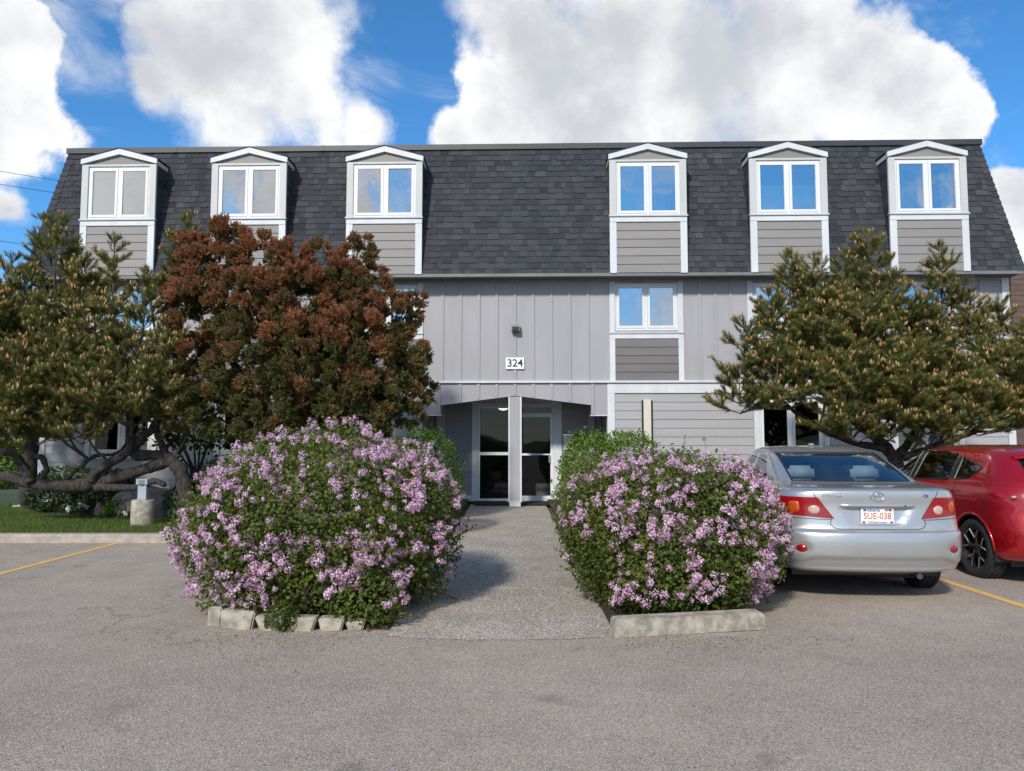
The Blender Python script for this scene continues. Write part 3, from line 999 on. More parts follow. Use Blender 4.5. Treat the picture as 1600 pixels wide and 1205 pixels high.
# dormers
def dormer(c, blind):
    yf = -0.50
    zb, zs, zg, za = 5.335, 6.65, 7.98, 8.33
    hw = DW
    back = 0.20
    core_ = MB()
    # cheeks (shingled sides) and floor under the sill
    for s_ in (-1, 1):
        x0, x1 = sorted((c + s_ * (hw - 0.03), c + s_ * (hw - 0.11)))
        core_.prism([(yf + 0.03, zb), (yslope(zb) + 0.05, zb), (yslope(zg) + 0.05, zg), (yf + 0.03, zg)][::-1], x0, x1, axis='x')
    dm = part(core_, 'dormer', 'shingle_field', fix=True)
    # cheek shingle courses, on both sides
    for s_ in (-1, 1):
        n = 18
        for k in range(n):
            z0, z1 = zb + (zg - zb) * k / n, zb + (zg - zb) * (k + 1) / n
            if yslope(z0) - yf < 0.07:
                continue
            x = c + s_ * (hw - 0.029)
            x0, x1 = sorted((x, x + s_ * 0.012))
            MB().box(x0, x1, yf + 0.035, yslope(z0) + 0.02, z0 - 0.01, z1 - 0.012).build('cheek_shingle', 'shingle', dm)
    # lower panel: white boards round horizontal siding
    MB().box(c - hw + 0.12, c + hw - 0.12, yf + 0.03, yf + 0.06, zb, zs - 0.11).build('apron_panel', 'siding_taupe', dm)
    for s_ in (-1, 1):
        x0, x1 = sorted((c + s_ * hw, c + s_ * (hw - 0.155)))
        MB().box(x0, x1, yf, yf + 0.06, zb, zs - 0.132, 0.004).build('corner_board', 'white_trim', dm)
        MB().box(x0, x1, yf - 0.004, yf + 0.06, zs + 0.032, zg, 0.004).build('casing', 'casing_grey', dm)
    MB().box(c - hw, c + hw, yf - 0.006, yf + 0.06, zs - 0.130, zs - 0.012, 0.004).build('apron_board', 'white_trim', dm)
    MB().box(c - hw - 0.02, c + hw + 0.02, yf - 0.035, yf + 0.06, zs - 0.010, zs + 0.030, 0.004).build('sill', 'casing_grey', dm)
    nb = 6
    z0 = zb + 0.01
    hb = (zs - 0.135 - z0) / nb
    for k in range(nb):
        a, b_ = z0 + k * hb, z0 + (k + 1) * hb
        MB().prism([(yf + 0.008, a + 0.004), (yf + 0.03, a + 0.004), (yf + 0.03, b_), (yf + 0.024, b_)][::-1], c - hw + 0.157, c + hw - 0.157, axis='x').build('siding_board', 'siding_taupe', dm, fix=True)
    # gable: infill, two rake boards, roof planes
    MB().prism([(c - hw + 0.06, zg), (c + hw - 0.06, zg), (c, za - 0.08)], yf + 0.03, yf + 0.07).build('gable_infill', 'siding_taupe', dm, fix=True)
    MB().box(c - W2 - 0.002, c + W2 + 0.002, yf + 0.0, yf + 0.05, zg - 0.045, zg + 0.002).build('head_board', 'casing_grey', dm)
    for s_ in (-1, 1):
        e = c + s_ * (hw + 0.02)
        lo, hi = zg + 0.005, za
        poly = [(e, lo), (e, lo + 0.135), (c, hi + 0.02), (c, hi - 0.115)]
        if s_ < 0:
            poly = [(e, lo), (c - 0.001, hi - 0.115), (c - 0.001, hi + 0.02), (e, lo + 0.135)]
        else:
            poly = [(c + 0.001, hi - 0.115), (e, lo), (e, lo + 0.135), (c + 0.001, hi + 0.02)]
        MB().prism(poly, yf - 0.035, yf + 0.028).build('rake_board', 'white_trim', dm, fix=True)
        e2 = c + s_ * (hw + 0.028)
        top = [(e2, zg + 0.128), (e2, zg + 0.143), (c, za + 0.040), (c, za + 0.024)]
        MB().prism(top, yf - 0.05, back).build('gable_roof', 'shingle', dm, fix=True)
        x0, x1 = sorted((c + s_ * (hw + 0.005), c + s_ * (hw - 0.06)))
        MB().box(x0, x1, yf + 0.03, back - 0.05, zg - 0.005, zg + 0.10).build('eave_return', 'casing_grey', dm)
    window(c, zs + 0.032, zg - 0.047, yf + 0.03, blind)


for c, kd in zip(COLS, ('header', 'slats', 'pot', None, 'half', 'curtain')):
    dormer(c, kd)

# roof vents
for u in (-2.75, -2.45):
    part(MB().lathe([(0.05, Z_TOP), (0.05, Z_TOP + 0.42), (0.0, Z_TOP + 0.42)], 10, u, 1.6), 'vent_pipe', 'sign_white')

# ---- entrance
ZC = 2.62
mb = MB()
ZT = LEDGE - 0.025
for pl in ([(-2.10, 2.13), (-1.66, 2.13), (-1.66, ZT), (-2.10, ZT)], [(-1.66, 2.37), (0.07, 2.585), (0.07, ZT), (-1.66, ZT)],
           [(0.07, 2.585), (1.83, 2.37), (1.83, ZT), (0.07, ZT)], [(1.83, 2.12), (2.20, 2.12), (2.20, ZT), (1.83, ZT)]):
    mb.prism(pl, -0.02, 0.20)
arch = part(mb, 'entry_arch', 'panel_grey', fix=True)


def arch_z(u):
    if u <= -1.66 or u >= 1.83:
        return 2.13
    return 2.37 + (2.585 - 2.37) * (u + 1.66) / 1.73 if u < 0.07 else 2.585 - (2.585 - 2.37) * (u - 0.07) / 1.76


for k in range(-4, 5):
    u = 0.07 + 0.425 * k
    u_ = min(u, 1.79) if k == 4 else (max(u, -1.625) if k == -4 else u)
    zl = max(arch_z(u_ - 0.033), arch_z(u_ + 0.033)) + (0.004 if abs(k) < 4 else -0.24 + 0.004)
    if abs(k) == 4:
        zl = 2.135
        u_ = -1.70 if k < 0 else 1.87
    MB().box(u_ - 0.033, u_ + 0.033, -0.043, -0.021, zl, LEDGE - 0.028, 0.003).build('batten', 'panel_grey', arch)
# thin trim on the arch's lower edge
for (a, b_) in (((-1.66, 2.372), (0.07, 2.587)), ((0.07, 2.587), (1.83, 2.372))):
    MB().prism([(a[0], a[1] - 0.018), (b_[0], b_[1] - 0.018), (b_[0], b_[1] + 0.006), (a[0], a[1] + 0.006)], -0.032, 0.21).build('edge_trim', 'panel_grey', arch, fix=True)
MB().box(-2.12, -1.64, -0.034, 0.21, 2.112, 2.131).box(1.81, 2.22, -0.034, 0.21, 2.102, 2.121).build('edge_trim', 'white_trim', arch)
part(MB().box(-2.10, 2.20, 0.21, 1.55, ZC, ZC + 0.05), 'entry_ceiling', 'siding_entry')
# pillar
pil = part(MB().box(-0.07, 0.21, -0.01, 0.19, 0.13, 2.60, 0.006), 'pillar', 'panel_grey')
for x0, x1 in ((-0.085, -0.045), (0.185, 0.225)):
    MB().box(x0, x1, -0.024, 0.15, 0.15, 2.585, 0.003).build('corner_strip', 'white_trim', pil)
MB().box(-0.06, 0.20, -0.03, 0.20, 0.02, 0.125, 0.004).build('plinth', 'white_trim', pil)
MB().box(-0.10, 0.24, -0.04, 0.21, 0.127, 0.147, 0.003).build('plinth_cap', 'white_trim', pil)
# back wall of the recess
YD = 1.50
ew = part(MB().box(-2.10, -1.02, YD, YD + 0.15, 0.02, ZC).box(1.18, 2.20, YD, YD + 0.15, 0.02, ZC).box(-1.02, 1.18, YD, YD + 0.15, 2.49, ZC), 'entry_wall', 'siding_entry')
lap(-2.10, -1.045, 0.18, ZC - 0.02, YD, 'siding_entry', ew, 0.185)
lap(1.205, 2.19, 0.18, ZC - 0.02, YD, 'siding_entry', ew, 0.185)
for a, b_ in ((-1.045, -0.90), (0.99, 1.205)):
    MB().box(a, b_, YD - 0.035, YD + 0.02, 0.02, 2.50, 0.004).build('casing', 'white_trim', ew)
MB().box(-1.05, 1.21, YD - 0.04, YD, 2.502, 2.60, 0.004).build('casing', 'white_trim', ew)
for a, b_ in ((-2.10, -1.05), (1.21, 2.19)):
    MB().box(a, b_, YD - 0.045, YD - 0.001, 0.022, 0.175, 0.004).build('base_board', 'white_trim', ew)
# side posts beside the recess (pale trim seen under the arch)
for a, b_ in ((-1.93, -1.72), (1.86, 2.02)):
    part(MB().box(a, b_, YD - 0.12, YD - 0.03, 0.18, 2.55, 0.004), 'entry_post', 'panel_grey')


def door_frame(x0, x1, z0, z1, bars, nm, t_=0.05):
    fr = MB()
    fr.box(x0, x0 + t_, YD + 0.02, YD + 0.08, z0, z1).box(x1 - t_, x1, YD + 0.02, YD + 0.08, z0, z1)
    fr.box(x0 + t_, x1 - t_, YD + 0.02, YD + 0.08, z0, z0 + bars[0][1]).box(x0 + t_, x1 - t_, YD + 0.02, YD + 0.08, z1 - t_, z1)
    levels = [z0 + bars[0][1]]
    for zc, h in bars[1:]:
        fr.box(x0 + t_, x1 - t_, YD + 0.018, YD + 0.078, zc - h / 2, zc + h / 2)
    d_ = part(fr, nm, 'window_white')
    cuts = [z0 + bars[0][1]] + [q_ for zc, h in bars[1:] for q_ in (zc - h / 2, zc + h / 2)] + [z1 - t_]
    for a, b_ in zip(cuts[::2], cuts[1::2]):
        MB().add([(x0 + t_, YD + 0.05, a), (x1 - t_, YD + 0.05, a), (x1 - t_, YD + 0.05, b_), (x0 + t_, YD + 0.05, b_)], [(0, 1, 2, 3)]).build('pane', 'door_glass', d_)
    return d_


side = door_frame(-0.898, 0.045, 0.03, 2.40, ((0, 0.06), (1.21, 0.075)), 'sidelight')
door = door_frame(0.052, 0.988, 0.03, 2.19, ((0, 0.13), (1.19, 0.035)), 'entrance_door', 0.065)
MB().box(0.06, 0.46, YD - 0.045, YD - 0.01, 1.165, 1.215).box(0.10, 0.13, YD - 0.012, YD + 0.017, 1.175, 1.2).box(0.40, 0.43, YD - 0.012, YD + 0.017, 1.175, 1.2).build('push_bar', 'sign_white', door)
MB().box(0.88, 0.92, YD - 0.03, YD + 0.018, 0.98, 1.16).build('handle', 'steel', door)
door_frame(0.052, 0.988, 2.195, 2.40, ((0, 0.03),), 'transom_window', 0.03)
part(MB().box(-0.898, 0.988, YD + 0.01, YD + 0.09, 2.403, 2.50), 'door_head', 'white_trim')
# lobby behind the glass
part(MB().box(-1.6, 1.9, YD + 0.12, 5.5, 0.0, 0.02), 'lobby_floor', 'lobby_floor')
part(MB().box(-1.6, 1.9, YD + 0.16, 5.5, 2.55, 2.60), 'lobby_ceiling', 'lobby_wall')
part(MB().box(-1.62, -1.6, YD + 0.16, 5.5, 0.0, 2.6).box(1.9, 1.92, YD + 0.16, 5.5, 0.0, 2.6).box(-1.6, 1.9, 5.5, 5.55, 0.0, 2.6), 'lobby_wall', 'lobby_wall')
# small fittings on the wall
part(MB().box(-1.0, 1.16, YD - 0.75, YD - 0.08, 0.023, 0.036, 0.005), 'threshold', 'door_mat')


def world_of(u, y, z):
    return BLD.matrix_basis @ Vector((u, y, z))


BR = R(-1.5)


def text_mesh(s, size, mat, depth=0.004, name='lettering', bold=0.0, squeeze=1.0):
    cu = bpy.data.curves.new('txt', 'FONT')
    cu.body = s
    cu.size = size
    cu.extrude = depth
    cu.offset = bold
    cu.align_x = 'CENTER'
    cu.align_y = 'CENTER'
    cu.resolution_u = 3
    o_ = bpy.data.objects.new('txt', cu)
    COL.objects.link(o_)
    dg = bpy.context.evaluated_depsgraph_get()
    me_ = bpy.data.meshes.new_from_object(o_.evaluated_get(dg))
    bpy.data.objects.remove(o_)
    bpy.data.curves.remove(cu)
    me_.transform(Matrix.Diagonal((squeeze, 1, 1, 1)) )
    me_.transform(Matrix.Rotation(math.pi / 2, 4, 'X'))      # stands up, facing -y
    me_.materials.clear()
    me_.materials.append(M[mat])
    me_.name = name
    return me_


BASE = BLD.matrix_basis
bpy.context.view_layer.update()


def wall_thing(name, u, y, z, label, cat):
    o_ = empty(name, BLD.matrix_world @ Vector((u, y, z)), BR)
    return tag(o_, label, cat)


t_ = wall_thing('house_number_sign', 0.07, -0.025, 3.325, 'small white sign with black number 324 above the entrance', 'sign')
MB().box(-0.215, 0.215, -0.02, 0.0, -0.135, 0.135, 0.003).build('plate', 'sign_white', t_)
for k, ch in enumerate('324'):
    obj('numeral', text_mesh(ch, 0.25, 'ink_black', 0.006, 'numeral', 0.001, 1.05), t_, loc=((k - 1) * 0.125, -0.024, 0.0))
t_ = wall_thing('wall_lamp', 0.085, -0.025, 4.13, 'small dark wall lamp above the house number sign', 'lamp')
MB().box(-0.06, 0.06, -0.035, 0.0, -0.08, 0.09, 0.004).build('back_plate', 'gutter_grey', t_)
MB().prism([(-0.16, -0.06), (-0.036, -0.08), (-0.036, 0.10), (-0.13, 0.10)][::-1], -0.095, 0.095, axis='x').build('housing', 'gutter_grey', t_, fix=True)
MB().box(-0.075, 0.075, -0.172, -0.155, -0.05, 0.035).build('lens', 'black_plastic', t_)
t_ = wall_thing('conduit_cover', 3.115, -0.012, 0.62, 'tall narrow beige cover with black edges on the ground-floor siding', 'wall fitting')
MB().box(-0.085, 0.085, -0.07, -0.012, 0.0, 1.86, 0.004).build('cover', 'beige_cover', t_)
for s_ in (-1, 1):
    MB().box(s_ * 0.105 - 0.019, s_ * 0.105 + 0.019, -0.035, -0.012, 0.0, 1.84).build('edge_strip', 'black_plastic', t_)
t_ = wall_thing('security_camera', 1.02, 1.30, 2.46, 'small white dome security camera under the entrance arch', 'camera')
MB().lathe([(0.0, 0.165), (0.06, 0.165), (0.07, 0.10), (0.07, 0.06), (0.0, 0.06)][::-1], 16).build('mount', 'sign_white', t_, True)
MB().lathe([(0.066, 0.06), (0.064, 0.03), (0.05, 0.0), (0.025, -0.015), (0.0, -0.02)], 16).build('dome', 'window_white', t_, True)
t_ = wall_thing('intercom_panel', 1.42, YD - 0.022, 1.30, 'cream notice sheet and black intercom box beside the entrance door', 'intercom')
MB().box(-0.17, 0.07, -0.02, 0.0, 0.0, 0.36, 0.003).build('notice_sheet', 'paper', t_)
MB().box(-0.18, 0.09, -0.016, 0.0, 0.363, 0.39).build('notice_frame', 'steel', t_)
MB().box(0.095, 0.28, -0.075, 0.0, 0.12, 0.42, 0.01).build('intercom_box', 'black_plastic', t_)
t_ = wall_thing('ceiling_lamp', -0.30, 2.55, 2.33, 'white glowing dome ceiling lamp behind the left entrance glass', 'lamp')
MB().lathe([(0.0, 0.0), (0.09, 0.02), (0.15, 0.07), (0.17, 0.12)], 20).build('shade', 'lamp_glow', t_, True)
MB().lathe([(0.17, 0.12), (0.17, 0.15), (0.05, 0.16), (0.05, 0.22)], 20).build('mount', 'steel', t_, True)
t_ = wall_thing('potted_plant', -0.52, 2.6, 0.02, 'dark plant in a woven pot on a thin stand inside the lobby', 'plant')
for k in range(3):
    an = k * 2.09 + 0.4
    MB().tube([(0.17 * math.cos(an), 0.17 * math.sin(an), 0), (0.13 * math.cos(an), 0.13 * math.sin(an), 0.5)], 0.012, 6).build('leg', 'black_plastic', t_)
MB().lathe([(0.0, 0.42), (0.12, 0.44), (0.17, 0.55), (0.165, 0.70), (0.15, 0.70), (0.0, 0.66)], 18).build('pot', 'basket', t_, True)
mb = MB()
for k in range(26):
    an, el = random.uniform(0, 6.28), random.uniform(0.2, 1.3)
    d = Vector((math.cos(an) * math.cos(el), math.sin(an) * math.cos(el), math.sin(el)))
    s_ = d.cross(Vector((0, 0, 1))).normalized() * 0.035
    p0, p1 = Vector((0, 0, 0.68)), Vector((0, 0, 0.68)) + d * 0.3
    mid = p0.lerp(p1, 0.6) + Vector((0, 0, 0.04))
    mb.add([p0, mid + s_, p1, mid - s_], [(0, 1, 2, 3)])
mb.build('leaves', 'dark_leaves', t_)
t_ = wall_thing('lobby_box', 0.78, 3.0, 0.02, 'grey box on the lobby floor behind the entrance door', 'box')
MB().box(-0.22, 0.22, -0.2, 0.2, 0, 0.36, 0.01).build('carton', 'panel_grey', t_)
MB().box(-0.225, 0.225, -0.03, 0.03, 0.361, 0.366).build('tape', 'paper', t_)
mat_o = MB().box(-0.9, 1.1, -0.3, 0.3, 0.0, 0.012, 0.004).build('entrance_mat', 'door_mat', loc=BLD.matrix_world @ Vector((0, 0.62, 0.028)), rot=(0, 0, BR))
tag(mat_o, 'black rubber mat lying in front of the entrance door', 'mat')

# ------------------------------------------------------------------ brown neighbour, far right
NB = empty('brown_building', (0, 0, 0))
tag(NB, 'brown neighbouring building at the right edge behind the pine', 'building')
nx0, nx1, ny0, ny1 = 13.15, 24.0, 20.0, 32.0
nw = MB().box(nx0 + 0.3, nx1, ny0 + 0.3, ny1, 0, 3.0).build('wall', 'brown_siding', NB)
MB().add([(nx0, ny0, 3.0), (nx1, ny0, 3.0), (nx1, ny1, 3.0), (nx0, ny1, 3.0), (nx0 + 0.55, ny0 + 0.55, 6.1), (nx1, ny0 + 0.55, 6.1), (nx1, ny1, 6.1), (nx0 + 0.55, ny1, 6.1)],
         [(0, 1, 5, 4), (1, 2, 6, 5), (3, 0, 4, 7), (4, 5, 6, 7), (3, 2, 1, 0)]).build('roof', 'brown_roof', NB)
nroof = NB.children[-1]
for k in range(20):
    z0 = 3.0 + k * 0.155
    i0 = 0.55 * (z0 - 3.0) / 3.1
    MB().box(nx0 + i0 - 0.015, nx1, ny0 + i0 - 0.015, ny0 + i0 + 0.1, z0, z0 + 0.14).build('shingle_course', 'brown_siding', nroof)

# ------------------------------------------------------------------ power cables, upper left
cab = (((-40, 258, 30), (230, 308, 34), 'topmost thin power cable crossing the sky left of the roof'),
       ((-40, 279, 30), (230, 326, 34), 'second thin power cable from the top left of the roof'),
       ((-40, 369, 30), (230, 408, 34), 'third thin power cable from the top, left of the roof'),
       ((-40, 408, 30), (230, 440, 34), 'lowest thin power cable left of the roof, near the eave'))
for (a, b_, lab) in cab:
    p0, p1 = at(*a), at(*b_)
    p0, p1 = p0 + (p0 - p1) * 1.0, p1
    pts = []
    for k in range(13):
        f = k / 12
        q_ = p0.lerp(p1, f)
        q_.z -= 0.25 * 4 * f * (1 - f) - 0.19
        pts.append(q_)
    tag(MB().tube(pts, 0.011, 5).build('power_cable', 'cable'), lab, 'cable', 'power cables left of the roof')

# ------------------------------------------------------------------ vegetation
def unit(n):
    v = rng.normal(size=(n, 3))
    return v / np.linalg.norm(v, axis=1, keepdims=True)


def nz(P, scale, off=0.0):
    return np.array([mnoise.noise(Vector((p[0] * scale + off, p[1] * scale - off, p[2] * scale + off * 0.5))) for p in P])


LEAF_V = np.array([[0, 0, 0], [0.5, 0.42, 0.10], [0, 1.0, 0.0], [-0.5, 0.42, 0.10]], float)
LEAF_F = np.array([[0, 1, 2], [0, 2, 3]])


def put_foliage(name, parent, mat, pts, nrm, size, tint, extra=None, wid=0.75, jitter=0.9, droop=0.0):
    """folded leaves lying roughly on the outward normal"""
    N = len(pts)
    d = nrm + rng.normal(size=(N, 3)) * jitter
    d[:, 2] += 0.35
    rot = frames(d)
    tv = LEAF_V * np.array([wid, 1, 1])
    V, Fc = scatter(tv, LEAF_F, rot, size, pts)
    at_ = {'tint': np.repeat(tint, 4)}
    if extra is not None:
        at_['kindmix'] = np.repeat(extra, 4)
    return tag(obj(name, np_mesh(name, V, Fc, mat, at_), parent), kind='stuff')


def lobe_points(lobes, n, shell=(0.72, 1.03), zmin=0.03, bump_=0.16, bscale=2.2, pw=2.0):
    """points near the surface of lumpy ellipsoids; those deep inside another lobe are dropped"""
    out_p, out_n = [], []
    vol = np.array([l[1][0] * l[1][2] for l in lobes])
    for (c, r), share in zip(lobes, vol / vol.sum()):
        k = int(n * share)
        u = unit(k)
        rad = rng.uniform(shell[0], shell[1], k) ** 0.8
        if pw != 2.0:
            rad = rad * np.sum(np.abs(u) ** pw, axis=1) ** (-1 / pw)
        c, r = np.array(c, float), np.array(r, float)
        lump = 1 + bump_ * nz(u * r + c, bscale, 3.1) + bump_ * 0.6 * nz(u * r + c, bscale * 3, 9.7)
        P = c + u * r * (rad * lump)[:, None]
        keep = P[:, 2] > zmin
        for c2, r2 in lobes:
            c2, r2 = np.array(c2, float), np.array(r2, float)
            if np.allclose(c2, c):
                continue
            keep &= np.linalg.norm((P - c2) / r2, axis=1) > 0.60
        nn = u / r
        nn /= np.linalg.norm(nn, axis=1, keepdims=True)
        out_p.append(P[keep])
        out_n.append(nn[keep])
    return np.concatenate(out_p), np.concatenate(out_n)


def stems(name, parent, root, tips, r0=0.02, mat='twig'):
    mb = MB()
    for tp in tips:
        tp = Vector(tp)
        ro = Vector(root) + Vector((random.uniform(-.15, .15), random.uniform(-.15, .15), 0))
        mid = ro.lerp(tp, 0.5) + Vector((random.uniform(-.1, .1), random.uniform(-.1, .1), 0.1))
        mb.tube([ro, mid, tp], [r0, r0 * 0.7, r0 * 0.25], 5)
    return tag(mb.build(name, mat, parent), kind='stuff')


# ---- lilac flower heads: a few shapes, shared by all the clusters
def panicle(seed):
    r_ = np.random.default_rng(seed)
    n = 62
    h = r_.uniform(0, 1, n)
    an = r_.uniform(0, 2 * np.pi, n)
    rad = 0.056 * np.sqrt(np.clip(1 - (h - 0.25) ** 2 * 1.7, 0.05, 1)) * r_.uniform(0.35, 1.15, n)
    sx, sy = r_.uniform(0.7, 1.3, 2)
    P = np.stack([rad * np.cos(an) * sx, rad * np.sin(an) * sy, h * 0.10 - 0.03], 1) + r_.normal(0, 0.006, (n, 3))
    d = np.stack([np.cos(an), np.sin(an), 0.2 + h], 1) + r_.normal(size=(n, 3)) * 0.5
    s_ = 0.0095
    # four-petalled floret: two crossed slips, slightly cupped
    tv = np.array([[-1, -.38, .15], [1, -.38, .15], [1, .38, .15], [-1, .38, .15], [-.38, -1, .2], [.38, -1, .2], [.38, 1, .2], [-.38, 1, .2]], float)
    tf = np.array([[0, 1, 2, 3], [4, 5, 6, 7]])
    spin = r_.uniform(0, 6.28, n)
    V, Fc = scatter(tv, tf, frames(d, spin), np.full(n, s_) * r_.uniform(0.8, 1.3, n), P)
    tint = np.clip(r_.normal(r_.uniform(0.40, 0.85), 0.28, n), 0, 1)
    return np_mesh('flower_cluster', V, Fc, 'lilac_flowers', {'tint': np.repeat(tint, 8)})


PAN = [panicle(100 + k) for k in range(14)]


def lilac(name, label, lobes, n_leaf, density, n_flower, root, seed):
    o_ = empty(name, root)
    tag(o_, label, 'bush', 'flowering lilac bushes at the walk')
    inv = np.array(root, float)
    P, Nn = lobe_points(lobes, n_leaf, (0.70, 1.04), bump_=0.12, pw=2.25)
    P2, N2 = lobe_points(lobes, int(n_leaf * 0.3), (0.42, 0.74), bump_=0.12, pw=2.25)
    P, Nn = np.concatenate([P, P2]), np.concatenate([Nn, N2])
    tint = np.clip(0.35 + 0.30 * nz(P, 3.0, seed) + 0.10 * nz(P, 11.0, seed) + rng.normal(0, 0.17, len(P)) + 0.12 * (P[:, 2] - 0.7), 0, 1)
    put_foliage('foliage', o_, 'lilac_leaves', P - inv, Nn, rng.uniform(0.026, 0.047, len(P)), tint)
    # stray shoots that break the outline
    S, Sn = lobe_points(lobes, 260, (0.99, 1.03), bump_=0.12, pw=2.25)
    sp, sn_, mb = [], [], MB()
    for p_, n_ in zip(S, Sn):
        L_ = rng.uniform(0.05, 0.20)
        d = n_ * 0.8 + np.array([0, 0, 0.5]) + rng.normal(0, 0.35, 3)
        d /= np.linalg.norm(d)
        mb.tube([p_ - inv - d * 0.1, p_ - inv + d * L_], [0.003, 0.0015], 3)
        for k in range(int(L_ / 0.014)):
            sp.append(p_ + d * L_ * rng.uniform(0, 1.05))
            sn_.append(d * 0.4 + rng.normal(0, 0.6, 3))
    sp, sn_ = np.array(sp), np.array(sn_)
    put_foliage('shoot_leaves', o_, 'lilac_leaves', sp - inv, sn_, rng.uniform(0.02, 0.036, len(sp)), np.clip(rng.normal(0.6, 0.2, len(sp)), 0, 1))
    tag(mb.build('shoots', 'twig', o_), kind='stuff')
    tips = [(Vector(c) - Vector(root)) + Vector(unit(1)[0]) * 0.55 * r[0] for c, r in lobes for _ in range(14)]
    stems('stems', o_, (0, 0, -0.02), tips, 0.018)
    # flower heads, thick where density says so, in drifts
    cand, cn = lobe_points(lobes, 12000, (1.0, 1.045), zmin=0.18, bump_=0.12, pw=2.25)
    w_ = np.array([density(p_, n_) for p_, n_ in zip(cand, cn)]) * np.clip(0.8 + 1.5 * nz(cand, 2.1, seed + 4), 0.08, 2) * np.clip(0.6 + 1.8 * nz(cand, 5, seed + 8), 0.06, 2)
    w_ *= np.clip(0.15 - cn[:, 1] * 1.4 + 0.25 * np.clip(cn[:, 2], 0, 1), 0.0, 1)     # keep most of them on the sides one can see
    idx = rng.choice(len(cand), size=n_flower, replace=False, p=w_ / w_.sum())
    out_v, out_f, out_t, base_ = [], [], [], 0
    for q_, i in enumerate(idx):
        d = Vector(cn[i]) + Vector((0, 0, 0.35)) + Vector(rng.normal(0, 0.4, 3))
        e = d.to_track_quat('Z', 'Y').to_euler()
        s_ = 0.34 + 0.46 * rng.random() ** 1.5
        if q_ < 300:
            obj('flower_cluster', PAN[q_ % 14], o_, loc=Vector(cand[i] - inv), rot=e, scale=(s_, s_, s_ * rng.uniform(0.85, 1.2)))
        else:
            me_ = PAN[q_ % 14]
            n_ = len(me_.vertices)
            co = np.empty(n_ * 3, np.float32)
            me_.vertices.foreach_get('co', co)
            ti = np.empty(n_, np.float32)
            me_.attributes['tint'].data.foreach_get('value', ti)
            mt = np.array(e.to_matrix()) * s_
            out_v.append(co.reshape(-1, 3) @ mt.T + (cand[i] - inv))
            out_f.append(np.arange(n_).reshape(-1, 4) + base_)
            out_t.append(ti)
            base_ += n_
    if out_v:
        tag(obj('flower_drift', np_mesh('flower_drift', np.concatenate(out_v), np.concatenate(out_f), 'lilac_flowers', {'tint': np.concatenate(out_t)}), o_), kind='stuff')
    return o_


def dens_left(p_, n_):
    f = 0.16 + 0.9 * max(0, min(1, (p_[2] - 0.95) / 0.45))
    if p_[0] > -1.2:
        f += 0.55 * max(0, min(1, (p_[0] + 1.2) / 0.5))
    if p_[0] < -2.5:
        f += 0.5
    if p_[2] < 0.75:
        f += 0.28
    return f


def dens_right(p_, n_):
    f = 0.45
    if p_[0] > 1.9:
        f += 0.25
    if 0.75 < p_[2] < 1.3:
        f += 0.45
    if p_[2] > 1.42 or p_[0] < 0.9:
        f *= 0.35
    return f


lilac('lilac_bush', 'large round lilac bush full of pink flowers left of the walkway', [((-1.76, 7.35, 0.80), (1.16, 1.22, 0.83)), ((-2.18, 7.15, 0.64), (0.84, 0.94, 0.70)), ((-1.28, 7.3, 0.66), (0.76, 0.95, 0.74)), ((-1.75, 6.78, 0.44), (0.80, 0.58, 0.46)), ((-1.4, 8.2, 0.80), (0.78, 0.95, 0.70)), ((-1.22, 6.42, 0.20), (0.34, 0.26, 0.24)), ((-1.86, 6.24, 0.10), (0.13, 0.10, 0.12)), ((-2.05, 6.45, 0.22), (0.3, 0.16, 0.18))],
      70000, dens_left, 1250, (-1.8, 7.2, 0.02), 1.0)
lilac('lilac_bush', 'lilac bush with pale pink flowers right of the walkway beside silver car', [((1.52, 7.25, 0.71), (0.89, 1.03, 0.72)), ((1.98, 7.30, 0.64), (0.56, 0.80, 0.62)), ((1.04, 7.45, 0.66), (0.56, 0.90, 0.66)), ((1.48, 6.78, 0.42), (0.72, 0.48, 0.46)), ((1.42, 8.2, 0.70), (0.85, 0.9, 0.70))],
      58000, dens_right, 840, (1.5, 7.2, 0.02), 5.0)


def shrub(name, label, lobes, n, mat, size, group=None, cat='shrub', tint0=0.45, shell=(0.7, 1.04), zmin=0.1, flowers=None):
    c0 = lobes[0][0]
    root = (c0[0], c0[1], zmin)
    o_ = tag(empty(name, root), label, cat, group)
    inv = np.array(root, float)
    P, Nn = lobe_points(lobes, n, shell, zmin)
    tint = np.clip(tint0 + 0.3 * nz(P, 3.5, c0[0]) + rng.normal(0, 0.18, len(P)), 0, 1)
    put_foliage('foliage', o_, mat, P - inv, Nn, rng.uniform(size[0], size[1], len(P)), tint)
    tips = [(Vector(c) - Vector(root)) + Vector(unit(1)[0]) * 0.5 * min(r) for c, r in lobes for _ in range(8)]
    stems('stems', o_, (0, 0, -0.02), tips, 0.014)
    if flowers:
        for k in range(flowers[1]):
            u = unit(1)[0]
            u[1] = -abs(u[1])
            u[2] = abs(u[2])
            c, r = lobes[k % len(lobes)]
            pt = np.array(c) + u * np.array(r) * 1.03 - inv
            fm = PETAL[flowers[0]]
            obj('blossom', fm, o_, loc=Vector(pt), rot=(random.uniform(0.2, 1.1), 0, random.uniform(-1, 1)), scale=(flowers[2],) * 3)
    return o_


def blossom(mat):
    n = 22
    an = rng.uniform(0, 6.28, n)
    el = rng.uniform(0.1, 1.3, n)
    d = np.stack([np.cos(an) * np.cos(el), np.sin(an) * np.cos(el), np.sin(el)], 1)
    V, Fc = scatter(LEAF_V * np.array([1, 1, 1]), LEAF_F, frames(d), rng.uniform(0.6, 1.0, n), d * 0.1)
    return np_mesh('blossom', V, Fc, mat, {'tint': np.repeat(rng.uniform(0, 1, n), 4)})


PETAL = {'w': blossom('flower_white'), 'p': blossom('flower_pink')}

